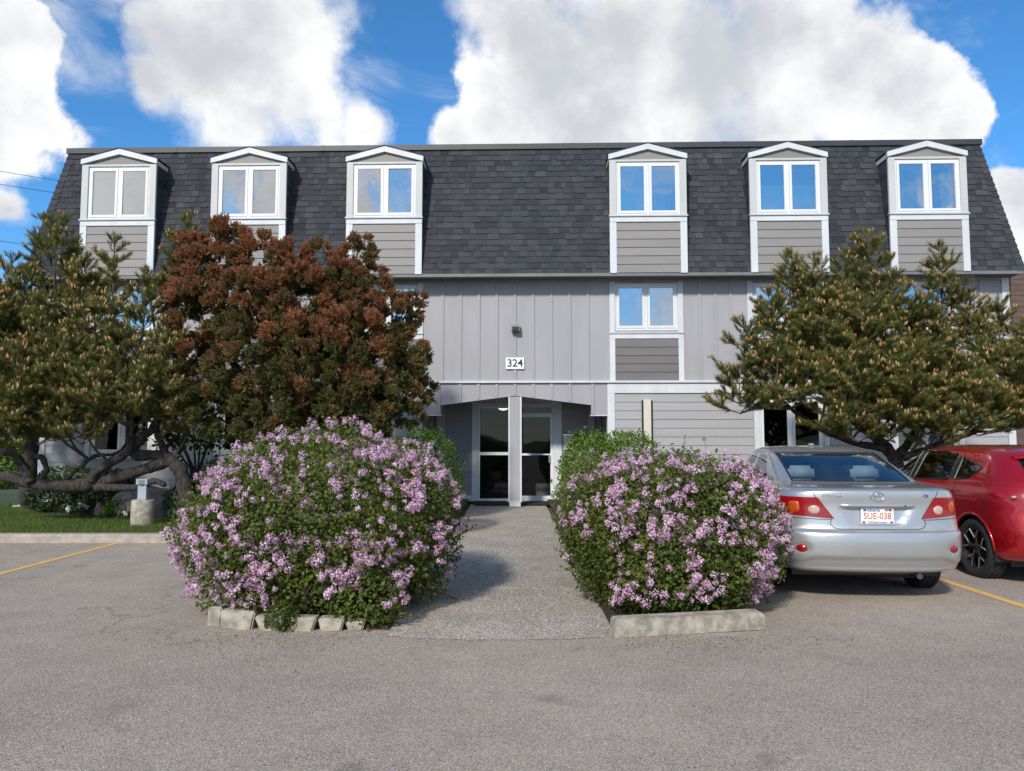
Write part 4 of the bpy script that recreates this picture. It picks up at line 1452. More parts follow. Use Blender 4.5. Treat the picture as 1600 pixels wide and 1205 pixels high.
shrub('leafy_shrub', 'round dark green shrub behind the left lilac beside the entrance', [((-1.42, 12.5, 0.95), (0.62, 0.7, 0.82)), ((-1.85, 12.8, 0.85), (0.6, 0.6, 0.7))], 9000, 'shrub_leaves', (0.035, 0.06), tint0=0.30)
shrub('leafy_shrub', 'bright yellow-green shrub behind the right lilac beside the entrance', [((1.22, 11.9, 0.95), (0.52, 0.6, 0.78)), ((1.85, 12.2, 0.98), (0.58, 0.6, 0.76))], 10000, 'shrub_leaves', (0.035, 0.06), tint0=0.72)
shrub('leafy_shrub', 'twiggy olive shrub without flowers leaning over the right walkway edge', [((1.18, 9.3, 0.62), (0.62, 0.8, 0.66)), ((1.1, 10.4, 0.66), (0.55, 0.7, 0.68)), ((0.95, 8.4, 0.55), (0.42, 0.6, 0.52))], 17000, 'lilac_leaves', (0.024, 0.042), tint0=0.42, zmin=0.05)

# ---- pines
def needle_tuft(n=26):
    r_ = np.random.default_rng(3)
    vs, fs = [], []
    for k in range(n):
        h = 0.11 * k / n
        an = k * 2.4 + r_.uniform(-.3, .3)
        el = r_.uniform(0.55, 1.0)
        d = np.array([math.cos(an) * math.sin(el), math.sin(an) * math.sin(el), math.cos(el)])
        s_ = np.cross(d, [0, 0, 1])
        s_ /= np.linalg.norm(s_)
        b_ = np.array([0, 0, h])
        L_ = r_.uniform(0.055, 0.085)
        i = len(vs)
        vs += [b_ + s_ * 0.0042, b_ - s_ * 0.0042, b_ + d * L_]
        fs.append([i, i + 1, i + 2])
    return np.array(vs), np.array(fs)


TUFT_V, TUFT_F = needle_tuft()


def candle_t():
    vs, fs = [], []
    n = 5
    prof = [(0.0, 0.0), (0.9, 0.18), (0.95, 0.45), (0.55, 0.8), (0.0, 1.0)]
    for r_, h in prof:
        for j in range(n):
            a = 2 * math.pi * j / n
            vs.append([0.019 * r_ * math.cos(a), 0.019 * r_ * math.sin(a), 0.085 * h])
    for i in range(len(prof) - 1):
        for j in range(n):
            j2 = (j + 1) % n
            fs.append([i * n + j, i * n + j2, (i + 1) * n + j2])
            fs.append([i * n + j, (i + 1) * n + j2, (i + 1) * n + j])
    return np.array(vs), np.array(fs)


CAN_V, CAN_F = candle_t()


def pine(name, label, root, leaders, limbs, candle_p=0.6, warm=0.5):
    """leaders: (top point, length, spread); limbs: (points, radii) of trunk and branches"""
    o_ = tag(empty(name, root), label, 'tree', 'pines in front of the building')
    inv = np.array(root, float)
    mb = MB()
    wood = []
    for pts, rad in limbs:
        # soften polyline and roughen
        P = [Vector(p_) - Vector(root) for p_ in pts]
        fine, fr_ = [], []
        for i in range(len(P) - 1):
            p0, p1, p2, p3 = P[max(i - 1, 0)], P[i], P[i + 1], P[min(i + 2, len(P) - 1)]
            for k in range(5):
                t_ = k / 5
                q_ = 0.5 * ((2 * p1) + (-p0 + p2) * t_ + (2 * p0 - 5 * p1 + 4 * p2 - p3) * t_ ** 2 + (-p0 + 3 * p1 - 3 * p2 + p3) * t_ ** 3)
                fine.append(q_)
                fr_.append(0.80 * (rad[i] + (rad[i + 1] - rad[i]) * t_) * random.uniform(0.88, 1.14))
        fine.append(P[-1])
        fr_.append(rad[-1])
        mb.tube(fine, fr_, 14)
        wood += fine
    for i_, v_ in enumerate(mb.v):
        vv = Vector(v_)
        k_ = 0.024 * mnoise.noise(vv * 9) + 0.020 * mnoise.noise(vv * 30)
        mb.v[i_] = tuple(vv + Vector((k_, mnoise.noise(vv * 11 + Vector((5, 1, 2))) * 0.02, mnoise.noise(vv * 10 + Vector((1, 7, 2))) * 0.022)))
    mb.build('trunk', 'bark', o_, smooth=True)
    tw = MB()
    tp, td, ts, cp, cd, cs = [], [], [], [], [], []

    def line_tufts(p0, p1, t0):
        L_ = (p1 - p0).length
        n = max(1, int(L_ * (1 - t0) / 0.050))
        d = (p1 - p0).normalized()
        for k in range(n):
            f = t0 + (1 - t0) * (k + 0.5) / n
            tp.append(p0.lerp(p1, f))
            td.append(d + Vector((random.gauss(0, .28), random.gauss(0, .28), random.gauss(0.12, .25))))
            ts.append(random.uniform(0.75, 1.2))
        tp.append(p1)
        td.append(d + Vector((0, 0, 0.3)))
        ts.append(random.uniform(0.8, 1.1))
        if random.random() < candle_p:
            for k in range(random.choice((1, 1, 1, 2, 3))):
                cp.append(p1 + d * 0.05 + Vector((random.gauss(0, .022), random.gauss(0, .022), 0.01)))
                cd.append(d * 0.5 + Vector((random.gauss(0, .3), random.gauss(0, .3), 1.0)))
                cs.append(random.uniform(0.6, 1.15))

    for top, L_, spread in leaders:
        top = Vector(top) - Vector(root)
        lean = Vector((random.gauss(0, .06), random.gauss(0, .06), 0))
        axis0 = top - Vector((0, 0, L_)) + lean * L_
        mid_ = axis0.lerp(top, 0.45)
        src = min(wood, key=lambda q_: (q_ - axis0).length + (0.6 if q_.z > axis0.z + 0.2 else 0))
        bend = src.lerp(mid_, 0.55) + Vector((0, 0, -0.10 * (src - mid_).length))
        tw.tube([src, bend, mid_, mid_.lerp(top, 0.5), top], [0.030, 0.022, 0.015, 0.010, 0.005], 5)
        line_tufts(top - Vector((0, 0, 0.16)), top, 0.1)
        h = 0.10
        while h < L_:
            f = h / L_
            node = top.lerp(axis0, f)
            for b_ in range(random.choice((4, 5, 5, 6))):
                an = random.uniform(0, 2 * math.pi)
                bl = max(0.09, spread * (f ** 0.62) * random.uniform(0.55, 1.12) + 0.04)
                up = 0.95 - 0.75 * f + random.gauss(0, 0.12)
                d = Vector((math.cos(an), math.sin(an), up)).normalized()
                end = node + d * bl + Vector((0, 0, 0.10 * bl))
                tw.tube([node, end], [0.006 + 0.006 * f, 0.003], 3)
                line_tufts(node, end, 0.30 if bl > 0.25 else 0.05)
                if bl > 0.24:
                    for k in range(int(bl / 0.10) + 1):
                        t_ = random.uniform(0.35, 0.95)
                        s0 = node.lerp(end, t_)
                        d2 = (d + Vector((random.gauss(0, .6), random.gauss(0, .6), random.uniform(0.0, 0.6)))).normalized()
                        e2 = s0 + d2 * random.uniform(0.08, 0.24)
                        line_tufts(s0, e2, 0.05)
            h += random.uniform(0.13, 0.20)
    tw.build('twigs', 'twig', o_)
    tag(o_.children[-1], kind='stuff')
    tp, td, ts = np.array([tuple(p_) for p_ in tp]), np.array([tuple(p_) for p_ in td]), np.array(ts)
    V, Fc = scatter(TUFT_V, TUFT_F, frames(td), ts, tp)
    ti = np.clip(0.44 + 0.35 * nz(tp, 1.6, 2.0) + rng.normal(0, 0.17, len(tp)), 0, 1)
    tag(obj('crown', np_mesh('crown', V, Fc, 'pine_needles', {'tint': np.repeat(ti, len(TUFT_V))}), o_), kind='stuff')
    cp, cd, cs = np.array([tuple(p_) for p_ in cp]), np.array([tuple(p_) for p_ in cd]), np.array(cs)
    V, Fc = scatter(CAN_V, CAN_F, frames(cd), cs, cp)
    ci = np.clip(rng.normal(warm, 0.25, len(cp)), 0, 1)
    tag(obj('shoot_candles', np_mesh('shoot_candles', V, Fc, 'pine_candles', {'tint': np.repeat(ci, len(CAN_V))}, smooth=True), o_), kind='stuff')
    return o_, len(tp)


def pl(Y, pts):
    return [at(x, y, Y + (dz[0] if dz else 0)) for x, y, *dz in pts]


def lead(x, y, Y, L_, sp):
    return (at(x, y, Y), L_, sp)


# sprawling pine at the left
baseL = at(292, 775, 13.4)
baseL.z = 0.08
limbsL = [
    (pl(13.4, [(294, 790), (284, 742), (268, 722), (240, 728), (205, 740), (170, 750), (140, 757), (95, 760), (45, 754), (15, 746), (-20, 742)]), [0.17, 0.15, 0.13, 0.12, 0.12, 0.13, 0.14, 0.13, 0.11, 0.10, 0.08]),
    (pl(13.4, [(276, 732), (264, 714), (240, 711), (214, 711), (208, 698), (222, 684), (240, 668), (250, 640), (248, 560), (235, 470)]), [0.12, 0.12, 0.11, 0.12, 0.12, 0.10, 0.09, 0.07, 0.05, 0.02]),
    (pl(13.4, [(262, 716), (254, 698), (245, 672), (240, 640), (215, 600), (180, 520), (178, 430)]), [0.09, 0.075, 0.07, 0.06, 0.05, 0.04, 0.015]),
    (pl(13.3, [(142, 752), (150, 738), (178, 720), (200, 706), (204, 690), (203, 660), (190, 610), (150, 560)]), [0.10, 0.10, 0.09, 0.085, 0.09, 0.07, 0.05, 0.02]),
    (pl(13.5, [(98, 756), (125, 730), (150, 712), (190, 704), (225, 640)]), [0.05, 0.045, 0.04, 0.035, 0.015]),
    (pl(13.3, [(48, 754), (36, 728), (18, 708), (-5, 700), (-15, 640)]), [0.10, 0.09, 0.08, 0.07, 0.04]),
    (pl(13.5, [(60, 757), (72, 735), (66, 716), (50, 706), (60, 640), (85, 560), (85, 420)]), [0.06, 0.06, 0.06, 0.06, 0.05, 0.04, 0.02]),
    (pl(13.2, [(250, 755), (258, 758), (240, 752), (215, 762), (150, 762)]), [0.06, 0.06, 0.07, 0.07, 0.08]),
]
ldL = [lead(82, 342, 14.2, 2.0, 0.75), lead(178, 372, 13.6, 1.5, 0.42), lead(48, 420, 13.6, 1.6, 0.55), lead(295, 338, 15.0, 2.2, 0.55), lead(128, 405, 13.8, 1.6, 0.6), lead(62, 465, 13.0, 1.5, 0.65),
       lead(232, 425, 13.6, 1.8, 0.6), lead(150, 480, 13.1, 1.5, 0.75), lead(20, 402, 13.8, 1.8, 0.6), lead(-20, 450, 13.2, 1.6, 0.7), lead(105, 540, 12.8, 1.1, 0.8), lead(195, 520, 12.9, 1.3, 0.8),
       lead(262, 505, 13.0, 1.4, 0.6), lead(28, 545, 12.6, 1.3, 0.8), lead(-30, 560, 12.8, 1.3, 0.8), lead(160, 585, 12.5, 0.9, 0.85), lead(75, 605, 12.6, 0.8, 0.8), lead(235, 580, 12.7, 0.9, 0.7), lead(290, 560, 13.0, 1.2, 0.5),
       lead(130, 640, 12.7, 0.6, 0.65), lead(10, 630, 12.9, 0.9, 0.7), lead(205, 630, 12.8, 0.5, 0.55), lead(300, 640, 13.3, 0.5, 0.5), lead(110, 470, 13.4, 1.3, 0.6), lead(30, 480, 13.4, 1.3, 0.6), lead(135, 560, 12.8, 1.0, 0.7), lead(0, 600, 12.9, 0.9, 0.7), lead(100, 650, 13.0, 0.5, 0.6), lead(265, 600, 13.1, 0.8, 0.5)]
pine('pine_tree', 'sprawling pine with bent dark limbs low over the lawn at left', baseL, ldL, limbsL, 0.45, 0.55)
# straight dark trunk behind it at the left edge
baseB = at(45, 770, 16.3)
baseB.z = 0.08
pine('pine_tree', 'pine with straight dark trunk at left edge behind the sprawling pine', baseB,
     [lead(5, 470, 16.2, 2.2, 0.9), lead(70, 480, 16.0, 2.0, 0.8), lead(30, 560, 15.8, 1.8, 1.0), lead(-20, 540, 16.0, 2.0, 1.0), lead(60, 600, 15.8, 1.3, 0.9)],
     [(pl(16.3, [(45, 790), (46, 740), (50, 690), (52, 640), (48, 560), (40, 490)]), [0.20, 0.18, 0.17, 0.15, 0.10, 0.04])], 0.3, 0.4)
# wide pine at the right
baseR = at(1405, 745, 13.6)
baseR.z = 0.08
limbsR = [
    (pl(13.6, [(1405, 775), (1400, 725), (1385, 700), (1360, 675), (1350, 640), (1352, 560), (1355, 450)]), [0.15, 0.14, 0.12, 0.10, 0.09, 0.06, 0.02]),
    (pl(13.6, [(1398, 720), (1420, 690), (1450, 640), (1465, 560), (1466, 450)]), [0.11, 0.09, 0.07, 0.05, 0.02]),
    (pl(13.5, [(1385, 702), (1330, 690), (1280, 668), (1225, 630), (1180, 580)]), [0.08, 0.07, 0.055, 0.04, 0.02]),
    (pl(13.5, [(1410, 715), (1480, 690), (1545, 660), (1590, 600)]), [0.08, 0.07, 0.05, 0.02]),
    (pl(13.3, [(1372, 690), (1320, 640), (1270, 560), (1240, 460)]), [0.07, 0.06, 0.04, 0.015]),
]
ldR = [lead(1355, 362, 14.0, 2.0, 0.70), lead(1466, 384, 14.2, 1.9, 0.48), lead(1318, 400, 13.8, 1.7, 0.5), lead(1237, 396, 13.7, 1.5, 0.5), lead(1272, 400, 13.6, 1.6, 0.55), lead(1395, 430, 13.4, 1.6, 0.6),
       lead(1200, 455, 13.4, 1.4, 0.5), lead(1162, 505, 13.2, 1.1, 0.50), lead(1345, 470, 13.0, 1.4, 0.7), lead(1440, 470, 13.3, 1.3, 0.6), lead(1505, 440, 14.0, 1.2, 0.42), lead(1285, 480, 13.0, 1.4, 0.7),
       lead(1215, 540, 12.9, 1.1, 0.65), lead(1560, 470, 13.8, 1.1, 0.45), lead(1595, 505, 13.6, 1.2, 0.5), lead(1155, 580, 13.1, 0.8, 0.45), lead(1330, 560, 12.6, 1.1, 0.8), lead(1410, 545, 12.7, 1.1, 0.8),
       lead(1260, 580, 12.7, 0.6, 0.65), lead(1490, 560, 12.9, 1.1, 0.75), lead(1560, 550, 13.0, 1.0, 0.7), lead(1620, 560, 13.2, 1.1, 0.7), lead(1370, 620, 12.7, 0.7, 0.7), lead(1450, 620, 12.8, 0.7, 0.7), lead(1540, 615, 12.9, 0.6, 0.6), lead(1310, 640, 12.8, 0.5, 0.6), 
       lead(1300, 450, 13.7, 1.5, 0.65), lead(1380, 490, 13.2, 1.4, 0.7), lead(1250, 480, 13.4, 1.4, 0.65), lead(1330, 520, 13.2, 1.3, 0.75), lead(1460, 520, 13.3, 1.3, 0.7), lead(1530, 500, 13.7, 1.2, 0.6), lead(1420, 580, 13.0, 1.0, 0.8), lead(1290, 560, 13.1, 1.1, 0.75), lead(1520, 600, 13.2, 0.9, 0.75),
       lead(1600, 590, 13.2, 0.9, 0.7), lead(1340, 650, 12.9, 0.5, 0.65), lead(1400, 655, 12.8, 0.5, 0.65), lead(1460, 660, 12.9, 0.45, 0.6), lead(1570, 640, 13.0, 0.5, 0.6), lead(1480, 610, 12.9, 0.7, 0.7), lead(1640, 600, 13.3, 0.9, 0.7)]
pine('pine_tree', 'broad pine full of orange candles at the right behind the cars', baseR, ldR, limbsR, 0.45, 0.45)


# ---- rust-brown conifer
def spray_t(n=13):
    r_ = np.random.default_rng(8)
    vs, fs = [], []
    for k in range(n):
        f = k / n
        an = 0.7 * math.sin(k * 2.1)
        side = (1 if k % 2 else -1)
        b_ = np.array([0, 0, 0.10 * f])
        d = np.array([side * (0.75 - 0.5 * f) * math.cos(an), side * math.sin(an) * 0.7, 0.75])
        d /= np.linalg.norm(d)
        s_ = np.cross(d, r_.normal(size=3))
        s_ /= np.linalg.norm(s_)
        L_ = 0.055 * (1.1 - 0.5 * f)
        i = len(vs)
        vs += [b_, b_ + d * L_ * 0.5 + s_ * 0.009, b_ + d * L_, b_ + d * L_ * 0.5 - s_ * 0.009]
        fs.append([i, i + 1, i + 2, i + 3])
    return np.array(vs), np.array(fs)


SP_V, SP_F = spray_t()
rust_root = at(480, 770, 13.9)
rust_root.z = 0.09
rt = tag(empty('rust_conifer', rust_root), 'dense rust-brown conifer rising behind the left lilac bush', 'tree')
# outline of the crown (pixel centre, pixel radius, depth) as overlapping clumps
clumps = []
for x, y, r, Y in ((350, 380, 40, 14.2), (330, 430, 55, 13.9), (300, 400, 35, 14.1), (405, 410, 48, 14.0), (450, 420, 45, 14.0), (500, 420, 42, 13.9), (560, 405, 32, 14.0), (575, 440, 35, 13.8), (530, 455, 50, 13.6), (465, 470, 60, 13.3), (390, 480, 60, 13.2),
                   (310, 490, 55, 13.5), (600, 500, 48, 13.6), (630, 490, 28, 13.8), (640, 560, 32, 13.6), (610, 570, 50, 13.2), (650, 610, 28, 13.6), (545, 540, 65, 12.9), (470, 560, 70, 12.7), (390, 570, 65, 12.8), (320, 570, 50, 13.2), (350, 640, 50, 13.0), (420, 640, 60, 12.7),
                   (500, 630, 65, 12.6), (570, 625, 55, 12.8), (630, 635, 35, 13.2), (285, 550, 32, 13.6), (460, 690, 50, 12.9), (560, 670, 45, 13.0), (350, 360, 20, 14.3), (563, 380, 16, 14.1), (285, 470, 30, 13.9), (480, 500, 90, 14.2), (400, 560, 90, 14.2), (550, 560, 90, 14.2), (650, 470, 14, 13.8)):
    c = at(x, y, Y)
    clumps.append((c, r * Y / F_PX))
sp_p, sp_d, sp_s, sp_k, sp_t = [], [], [], [], []
tw = MB()
tr_top = Vector((0, 0, 2.2))
tw.tube([(0, 0, -0.05), (0.03, 0, 0.9), tr_top], [0.17, 0.14, 0.09], 9)
for c, r in clumps:
    cl_ = c - rust_root
    j = Vector((cl_.x * 0.35, cl_.y * 0.35, max(0.6, cl_.z * 0.55)))
    tw.tube([(0, 0, 0.7), j, cl_], [0.06, 0.035, 0.012], 5)
    n = int(1650 * (r / 0.6) ** 2)
    u = unit(n)
    u[:, 2] *= 0.9
    # knobbly: small bunches around the clump's surface
    bc = unit(max(6, int(26 * (r / 0.6))))
    near = np.argmax(u @ bc.T, axis=1)
    u2 = u * 0.45 + bc[near] * 0.55
    u2 /= np.linalg.norm(u2, axis=1, keepdims=True)
    rad = r * (0.80 + 0.22 * (np.sum(u * bc[near], axis=1) - 0.75) * 2.2 + rng.normal(0, 0.06, n))
    P = np.array(cl_) + u2 * rad[:, None]
    lvl = (bc[near][:, 2] * 0.5 + 0.5)
    bunch = rng.random(len(bc))
    bronze = 0.38 + 0.55 * bunch[near] + 0.25 * u2[:, 2] + 0.11 * (P[:, 2] - 2.6) + 0.25 * (rad / r - 0.9) * 3
    sp_p.append(P)
    sp_d.append(u2 + np.array([0, 0, 0.35]) + rng.normal(0, 0.45, (n, 3)))
    sp_k.append(np.clip((bronze - 0.56) * 2.0 + rng.normal(0, 0.25, n), 0, 1))
    sp_t.append(np.clip(rng.normal(0.40, 0.2, n) + 0.25 * bunch[near] - 0.1, 0, 1))
sp_p, sp_d, sp_k, sp_t = map(np.concatenate, (sp_p, sp_d, sp_k, sp_t))
V, Fc = scatter(SP_V, SP_F, frames(sp_d), rng.uniform(0.75, 1.3, len(sp_p)), sp_p)
tw.build('trunk', 'bark', rt, smooth=True)
tag(obj('crown', np_mesh('crown', V, Fc, 'rust_foliage', {'tint': np.repeat(sp_t, len(SP_V)), 'kindmix': np.repeat(sp_k, len(SP_V))}), rt), kind='stuff')

# leafy sapling hanging between pine and conifer
sap = at(305, 760, 14.6)
sap.z = 0.09
so = tag(empty('maple_sapling', sap), 'broad-leaved green sapling between the left pine and the rust conifer', 'tree')
mb = MB()
tips = [at(x, y, 14.4) - sap for x, y in ((270, 660), (285, 690), (318, 650), (325, 690), (300, 640), (260, 680), (335, 665))]
for tp_ in tips:
    mb.tube([(0, 0, 0), (tp_.x * 0.2, 0, 0.9), tp_], [0.03, 0.02, 0.006], 6)
mb.build('trunk', 'bark', so)
P = np.concatenate([np.array(tp_) + rng.normal(0, 0.14, (130, 3)) for tp_ in tips])
put_foliage('crown', so, 'dark_leaves', P, np.tile([0, -0.6, 0.3], (len(P), 1)), rng.uniform(0.06, 0.11, len(P)), np.clip(rng.normal(0.6, 0.25, len(P)), 0, 1), wid=0.95)

# ---- flower bed at the left
shrub('bed_shrub', 'dark green low shrub under the pine limb, leftmost in the flower bed', [((-9.35, 15.6, 0.42), (0.48, 0.4, 0.42)), ((-8.75, 15.4, 0.40), (0.42, 0.4, 0.40))], 5200, 'dark_leaves', (0.04, 0.07), 'shrubs in the flower bed', tint0=0.30, flowers=None)
shrub('bed_shrub', 'taller mid-green shrub between the dark shrub and the boulder', [((-8.0, 15.2, 0.50), (0.48, 0.4, 0.48))], 3200, 'dark_leaves', (0.045, 0.08), 'shrubs in the flower bed', tint0=0.75)
shrub('bed_shrub', 'small lime-green mound in front of the boulder', [((-7.45, 14.55, 0.22), (0.34, 0.28, 0.24))], 2200, 'shrub_leaves', (0.025, 0.045), 'shrubs in the flower bed', tint0=0.62)
shrub('bed_shrub', 'narrow green shrub right of the concrete post base', [((-6.1, 14.35, 0.36), (0.42, 0.3, 0.40)), ((-5.6, 14.6, 0.6), (0.45, 0.4, 0.6))], 4200, 'dark_leaves', (0.03, 0.06), 'shrubs in the flower bed', tint0=0.55)
shrub('flower_plant', 'low plant with white flowers in the bed under the pine', [((-8.45, 14.95, 0.16), (0.22, 0.15, 0.13))], 500, 'dark_leaves', (0.03, 0.05), 'flowers in the bed', 'flower', 0.5, flowers=('w', 7, 0.06))
shrub('flower_plant', 'low plant with a pink blossom in the bed under the pine', [((-7.95, 14.85, 0.14), (0.20, 0.15, 0.12))], 450, 'dark_leaves', (0.03, 0.05), 'flowers in the bed', 'flower', 0.5, flowers=('p', 4, 0.10))
shrub('flower_plant', 'tiny plant with white flowers beside the concrete post base', [((-7.05, 14.0, 0.15), (0.14, 0.1, 0.10))], 250, 'dark_leaves', (0.025, 0.04), 'flowers in the bed', 'flower', 0.5, flowers=('w', 3, 0.045))
shrub('bed_shrub', 'low yellow-green plant behind the horizontal pine limb', [((-9.6, 16.6, 0.72), (0.7, 0.3, 0.28))], 1500, 'shrub_leaves', (0.04, 0.07), 'shrubs in the flower bed', tint0=0.5)
# far greenery left of the building
shrub('background_hedge', 'light green bushes far behind at the left edge', [((-17.2, 25.0, 0.75), (1.6, 1.2, 0.85)), ((-20.0, 26.0, 0.9), (1.8, 1.2, 1.0)), ((-15.0, 26.5, 0.6), (1.4, 1.2, 0.7))], 9000, 'shrub_leaves', (0.09, 0.16), cat='hedge', tint0=0.6, zmin=0.0)
shrub('background_tree', 'distant dark green tree behind the left pines', [((-31.0, 45.0, 2.6), (4.5, 3.5, 2.7)), ((-37.0, 46.0, 3.2), (4.0, 3.5, 3.2)), ((-25.0, 47.0, 1.9), (4.0, 3.5, 2.0))], 16000, 'dark_leaves', (0.18, 0.34), cat='tree', tint0=0.6, zmin=0.0)

# boulder
bm = bmesh.new()
bmesh.ops.create_icosphere(bm, subdivisions=4, radius=1.0)
for v in bm.verts:
    n_ = mnoise.noise(v.co * 1.3) * 0.22 + mnoise.noise(v.co * 3.7) * 0.09 + mnoise.noise(v.co * 9) * 0.03
    v.co *= 1 + n_
    v.co = Vector((v.co.x * 0.62, v.co.y * 0.42, max(v.co.z, -0.5) * 0.42))
me = bpy.data.meshes.new('boulder')
bm.to_mesh(me)
bm.free()
me.materials.append(M['boulder'])
me.polygons.foreach_set('use_smooth', [True] * len(me.polygons))
tag(obj('boulder', me, loc=(-7.0, 14.75, 0.24)), 'rounded brown boulder behind the concrete post base', 'boulder')

# block-heater post on its concrete base
pp = tag(empty('outlet_post', (-6.36, 13.2, 0.085)), 'blue-grey outlet post on a round concrete base in the lawn', 'post')
MB().lathe([(0.0, 0.43), (0.17, 0.43), (0.185, 0.415), (0.19, 0.2), (0.193, -0.05)][::-1], 28).build('concrete_base', 'concrete_pale', pp, True)
MB().box(-0.075, 0.075, -0.06, 0.06, 0.43, 0.70, 0.006).build('post', 'post_blue', pp)
MB().box(-0.10, 0.10, -0.085, 0.085, 0.685, 0.785, 0.01).build('outlet_box', 'post_blue', pp)
MB().box(-0.05, 0.05, -0.093, -0.086, 0.70, 0.77).build('outlet_cover', 'gutter_grey', pp)
# splash block by the corner
sb_ = tag(empty('splash_block', (-10.55, 16.75, 0.085), ), 'small grey block on the lawn at the building\'s left corner', 'block')
MB().box(-0.13, 0.13, -0.12, 0.2, 0.0, 0.17, 0.01).build('block', 'gutter_grey', sb_)
MB().box(-0.30, -0.131, -0.12, 0.2, 0.0, 0.04, 0.008).build('tray', 'foundation', sb_)

# lawn blades
n = 95000
gx, gy = rng.uniform(-13.5, -1.2, n), rng.uniform(11.76, 17.5, n)


def bed_y(x):
    return np.interp(x, [-10.4, -9.9, -9.0, -7.7, -6.3, -4.9, -3.0, -1.2], [17.4, 15.6, 14.9, 14.5, 14.1, 13.7, 13.0, 12.6])


keep = (gy < bed_y(gx)) | (gx < -10.4)
keep &= rng.random(n) < np.clip(1.6 - (gy - 11.7) * 0.16, 0.3, 1)
gp = np.stack([gx, gy, np.full(n, 0.085)], 1)[keep]
n = len(gp)
tv = np.array([[-0.5, 0, 0], [0.5, 0, 0], [0.0, 0.0, 1.0]], float)
d = np.stack([rng.normal(0, .38, n), rng.normal(0, .38, n), np.ones(n)], 1)
V, Fc = scatter(tv, np.array([[0, 1, 2]]), frames(d), np.stack([rng.uniform(.006, .010, n), np.ones(n), rng.uniform(.03, .075, n)], 1), gp)
ti = np.clip(0.45 + 0.35 * nz(gp, 0.9, 1.0) + rng.normal(0, .2, n), 0, 1)
tag(obj('grass', np_mesh('grass', V, Fc, 'grass_blades', {'tint': np.repeat(ti, 3)})), 'short green lawn grass in front of the pine', 'grass', kind='stuff')

# edging of the two islands
def block(name, x, y, rz, w0, w1, d_, h, label, group=None, tilt=0.0):
    """trapezoid kerb block, w0 wide at the bottom and w1 at the top"""
    mb = MB()
    mb.prism([(-w0 / 2, -0.01), (w0 / 2, -0.01), (w1 / 2, h), (-w1 / 2, h)], -d_ / 2, d_ / 2)
    bm = bmesh.new()
    me_ = mb.mesh(name, 'concrete_pale')
    bm.from_mesh(me_)
    bmesh.ops.recalc_face_normals(bm, faces=bm.faces)
    bmesh.ops.bevel(bm, geom=list(bm.edges), offset=0.012, segments=2, affect='EDGES')
    for v in bm.verts:
        v.co += Vector([mnoise.noise(v.co * 9 + Vector((x * 7 + k * 5, y, 0))) * 0.010 for k in range(3)])
    bm.to_mesh(me_)
    bm.free()
    return tag(obj(name, me_, loc=(x, y, 0.0), rot=(0, tilt, rz)), label, 'block', group)


GB = 'edging blocks under the left lilac'
block('edging_block', -2.44, 6.50, R(80), 0.24, 0.22, 0.13, 0.15, 'short rough corner block at the left end of the lilac edging', GB)
block('edging_block', -2.23, 6.33, R(-3), 0.25, 0.29, 0.13, 0.145, 'wide pale wedge block, first in front of the left lilac', GB, R(2))
block('edging_block', -1.945, 6.30, R(-2), 0.16, 0.26, 0.13, 0.115, 'wedge block, second from the left in front of the lilac', GB, R(-3))
block('edging_block', -1.69, 6.285, R(-1), 0.16, 0.24, 0.13, 0.105, 'leaf-covered wedge block in the middle of the lilac edging', GB, R(2))
block('edging_block', -1.455, 6.275, R(1), 0.155, 0.215, 0.13, 0.100, 'pale wedge block right of the leafy one in the lilac edging', GB)
block('edging_block', -1.26, 6.28, R(3), 0.11, 0.17, 0.12, 0.075, 'smallest dark wedge block at the right end of the lilac edging', GB, R(-3))
k_ = block('kerb_stone', 1.41, 6.20, R(11), 1.27, 1.25, 0.16, 0.14, 'long concrete kerb stone under the right lilac bush')
k_['category'] = 'kerb stone'

# ------------------------------------------------------------------ cars (local frame: x right, y forward with the rear bumper at 0, z up)
def catmull(rows, sub):
    rows = np.array(rows, float)
    out = []
    for i in range(len(rows) - 1):
        p0, p1, p2, p3 = rows[max(i - 1, 0)], rows[i], rows[i + 1], rows[min(i + 2, len(rows) - 1)]
        for k in range(sub):
            t = k / sub
            m1, m2 = (p2 - p0) * 0.5, (p3 - p1) * 0.5
            # keep it monotone where the table is
            for j in range(rows.shape[1]):
                dlt = p2[j] - p1[j]
                if dlt == 0:
                    m1[j] = m2[j] = 0
                else:
                    m1[j] = np.clip(m1[j] / dlt, 0, 2.5) * dlt
                    m2[j] = np.clip(m2[j] / dlt, 0, 2.5) * dlt
            h = (2 * t ** 3 - 3 * t ** 2 + 1, t ** 3 - 2 * t ** 2 + t, -2 * t ** 3 + 3 * t ** 2, t ** 3 - t ** 2)
            out.append(h[0] * p1 + h[1] * m1 + h[2] * p2 + h[3] * m2)
    out.append(rows[-1])
    return np.array(out)


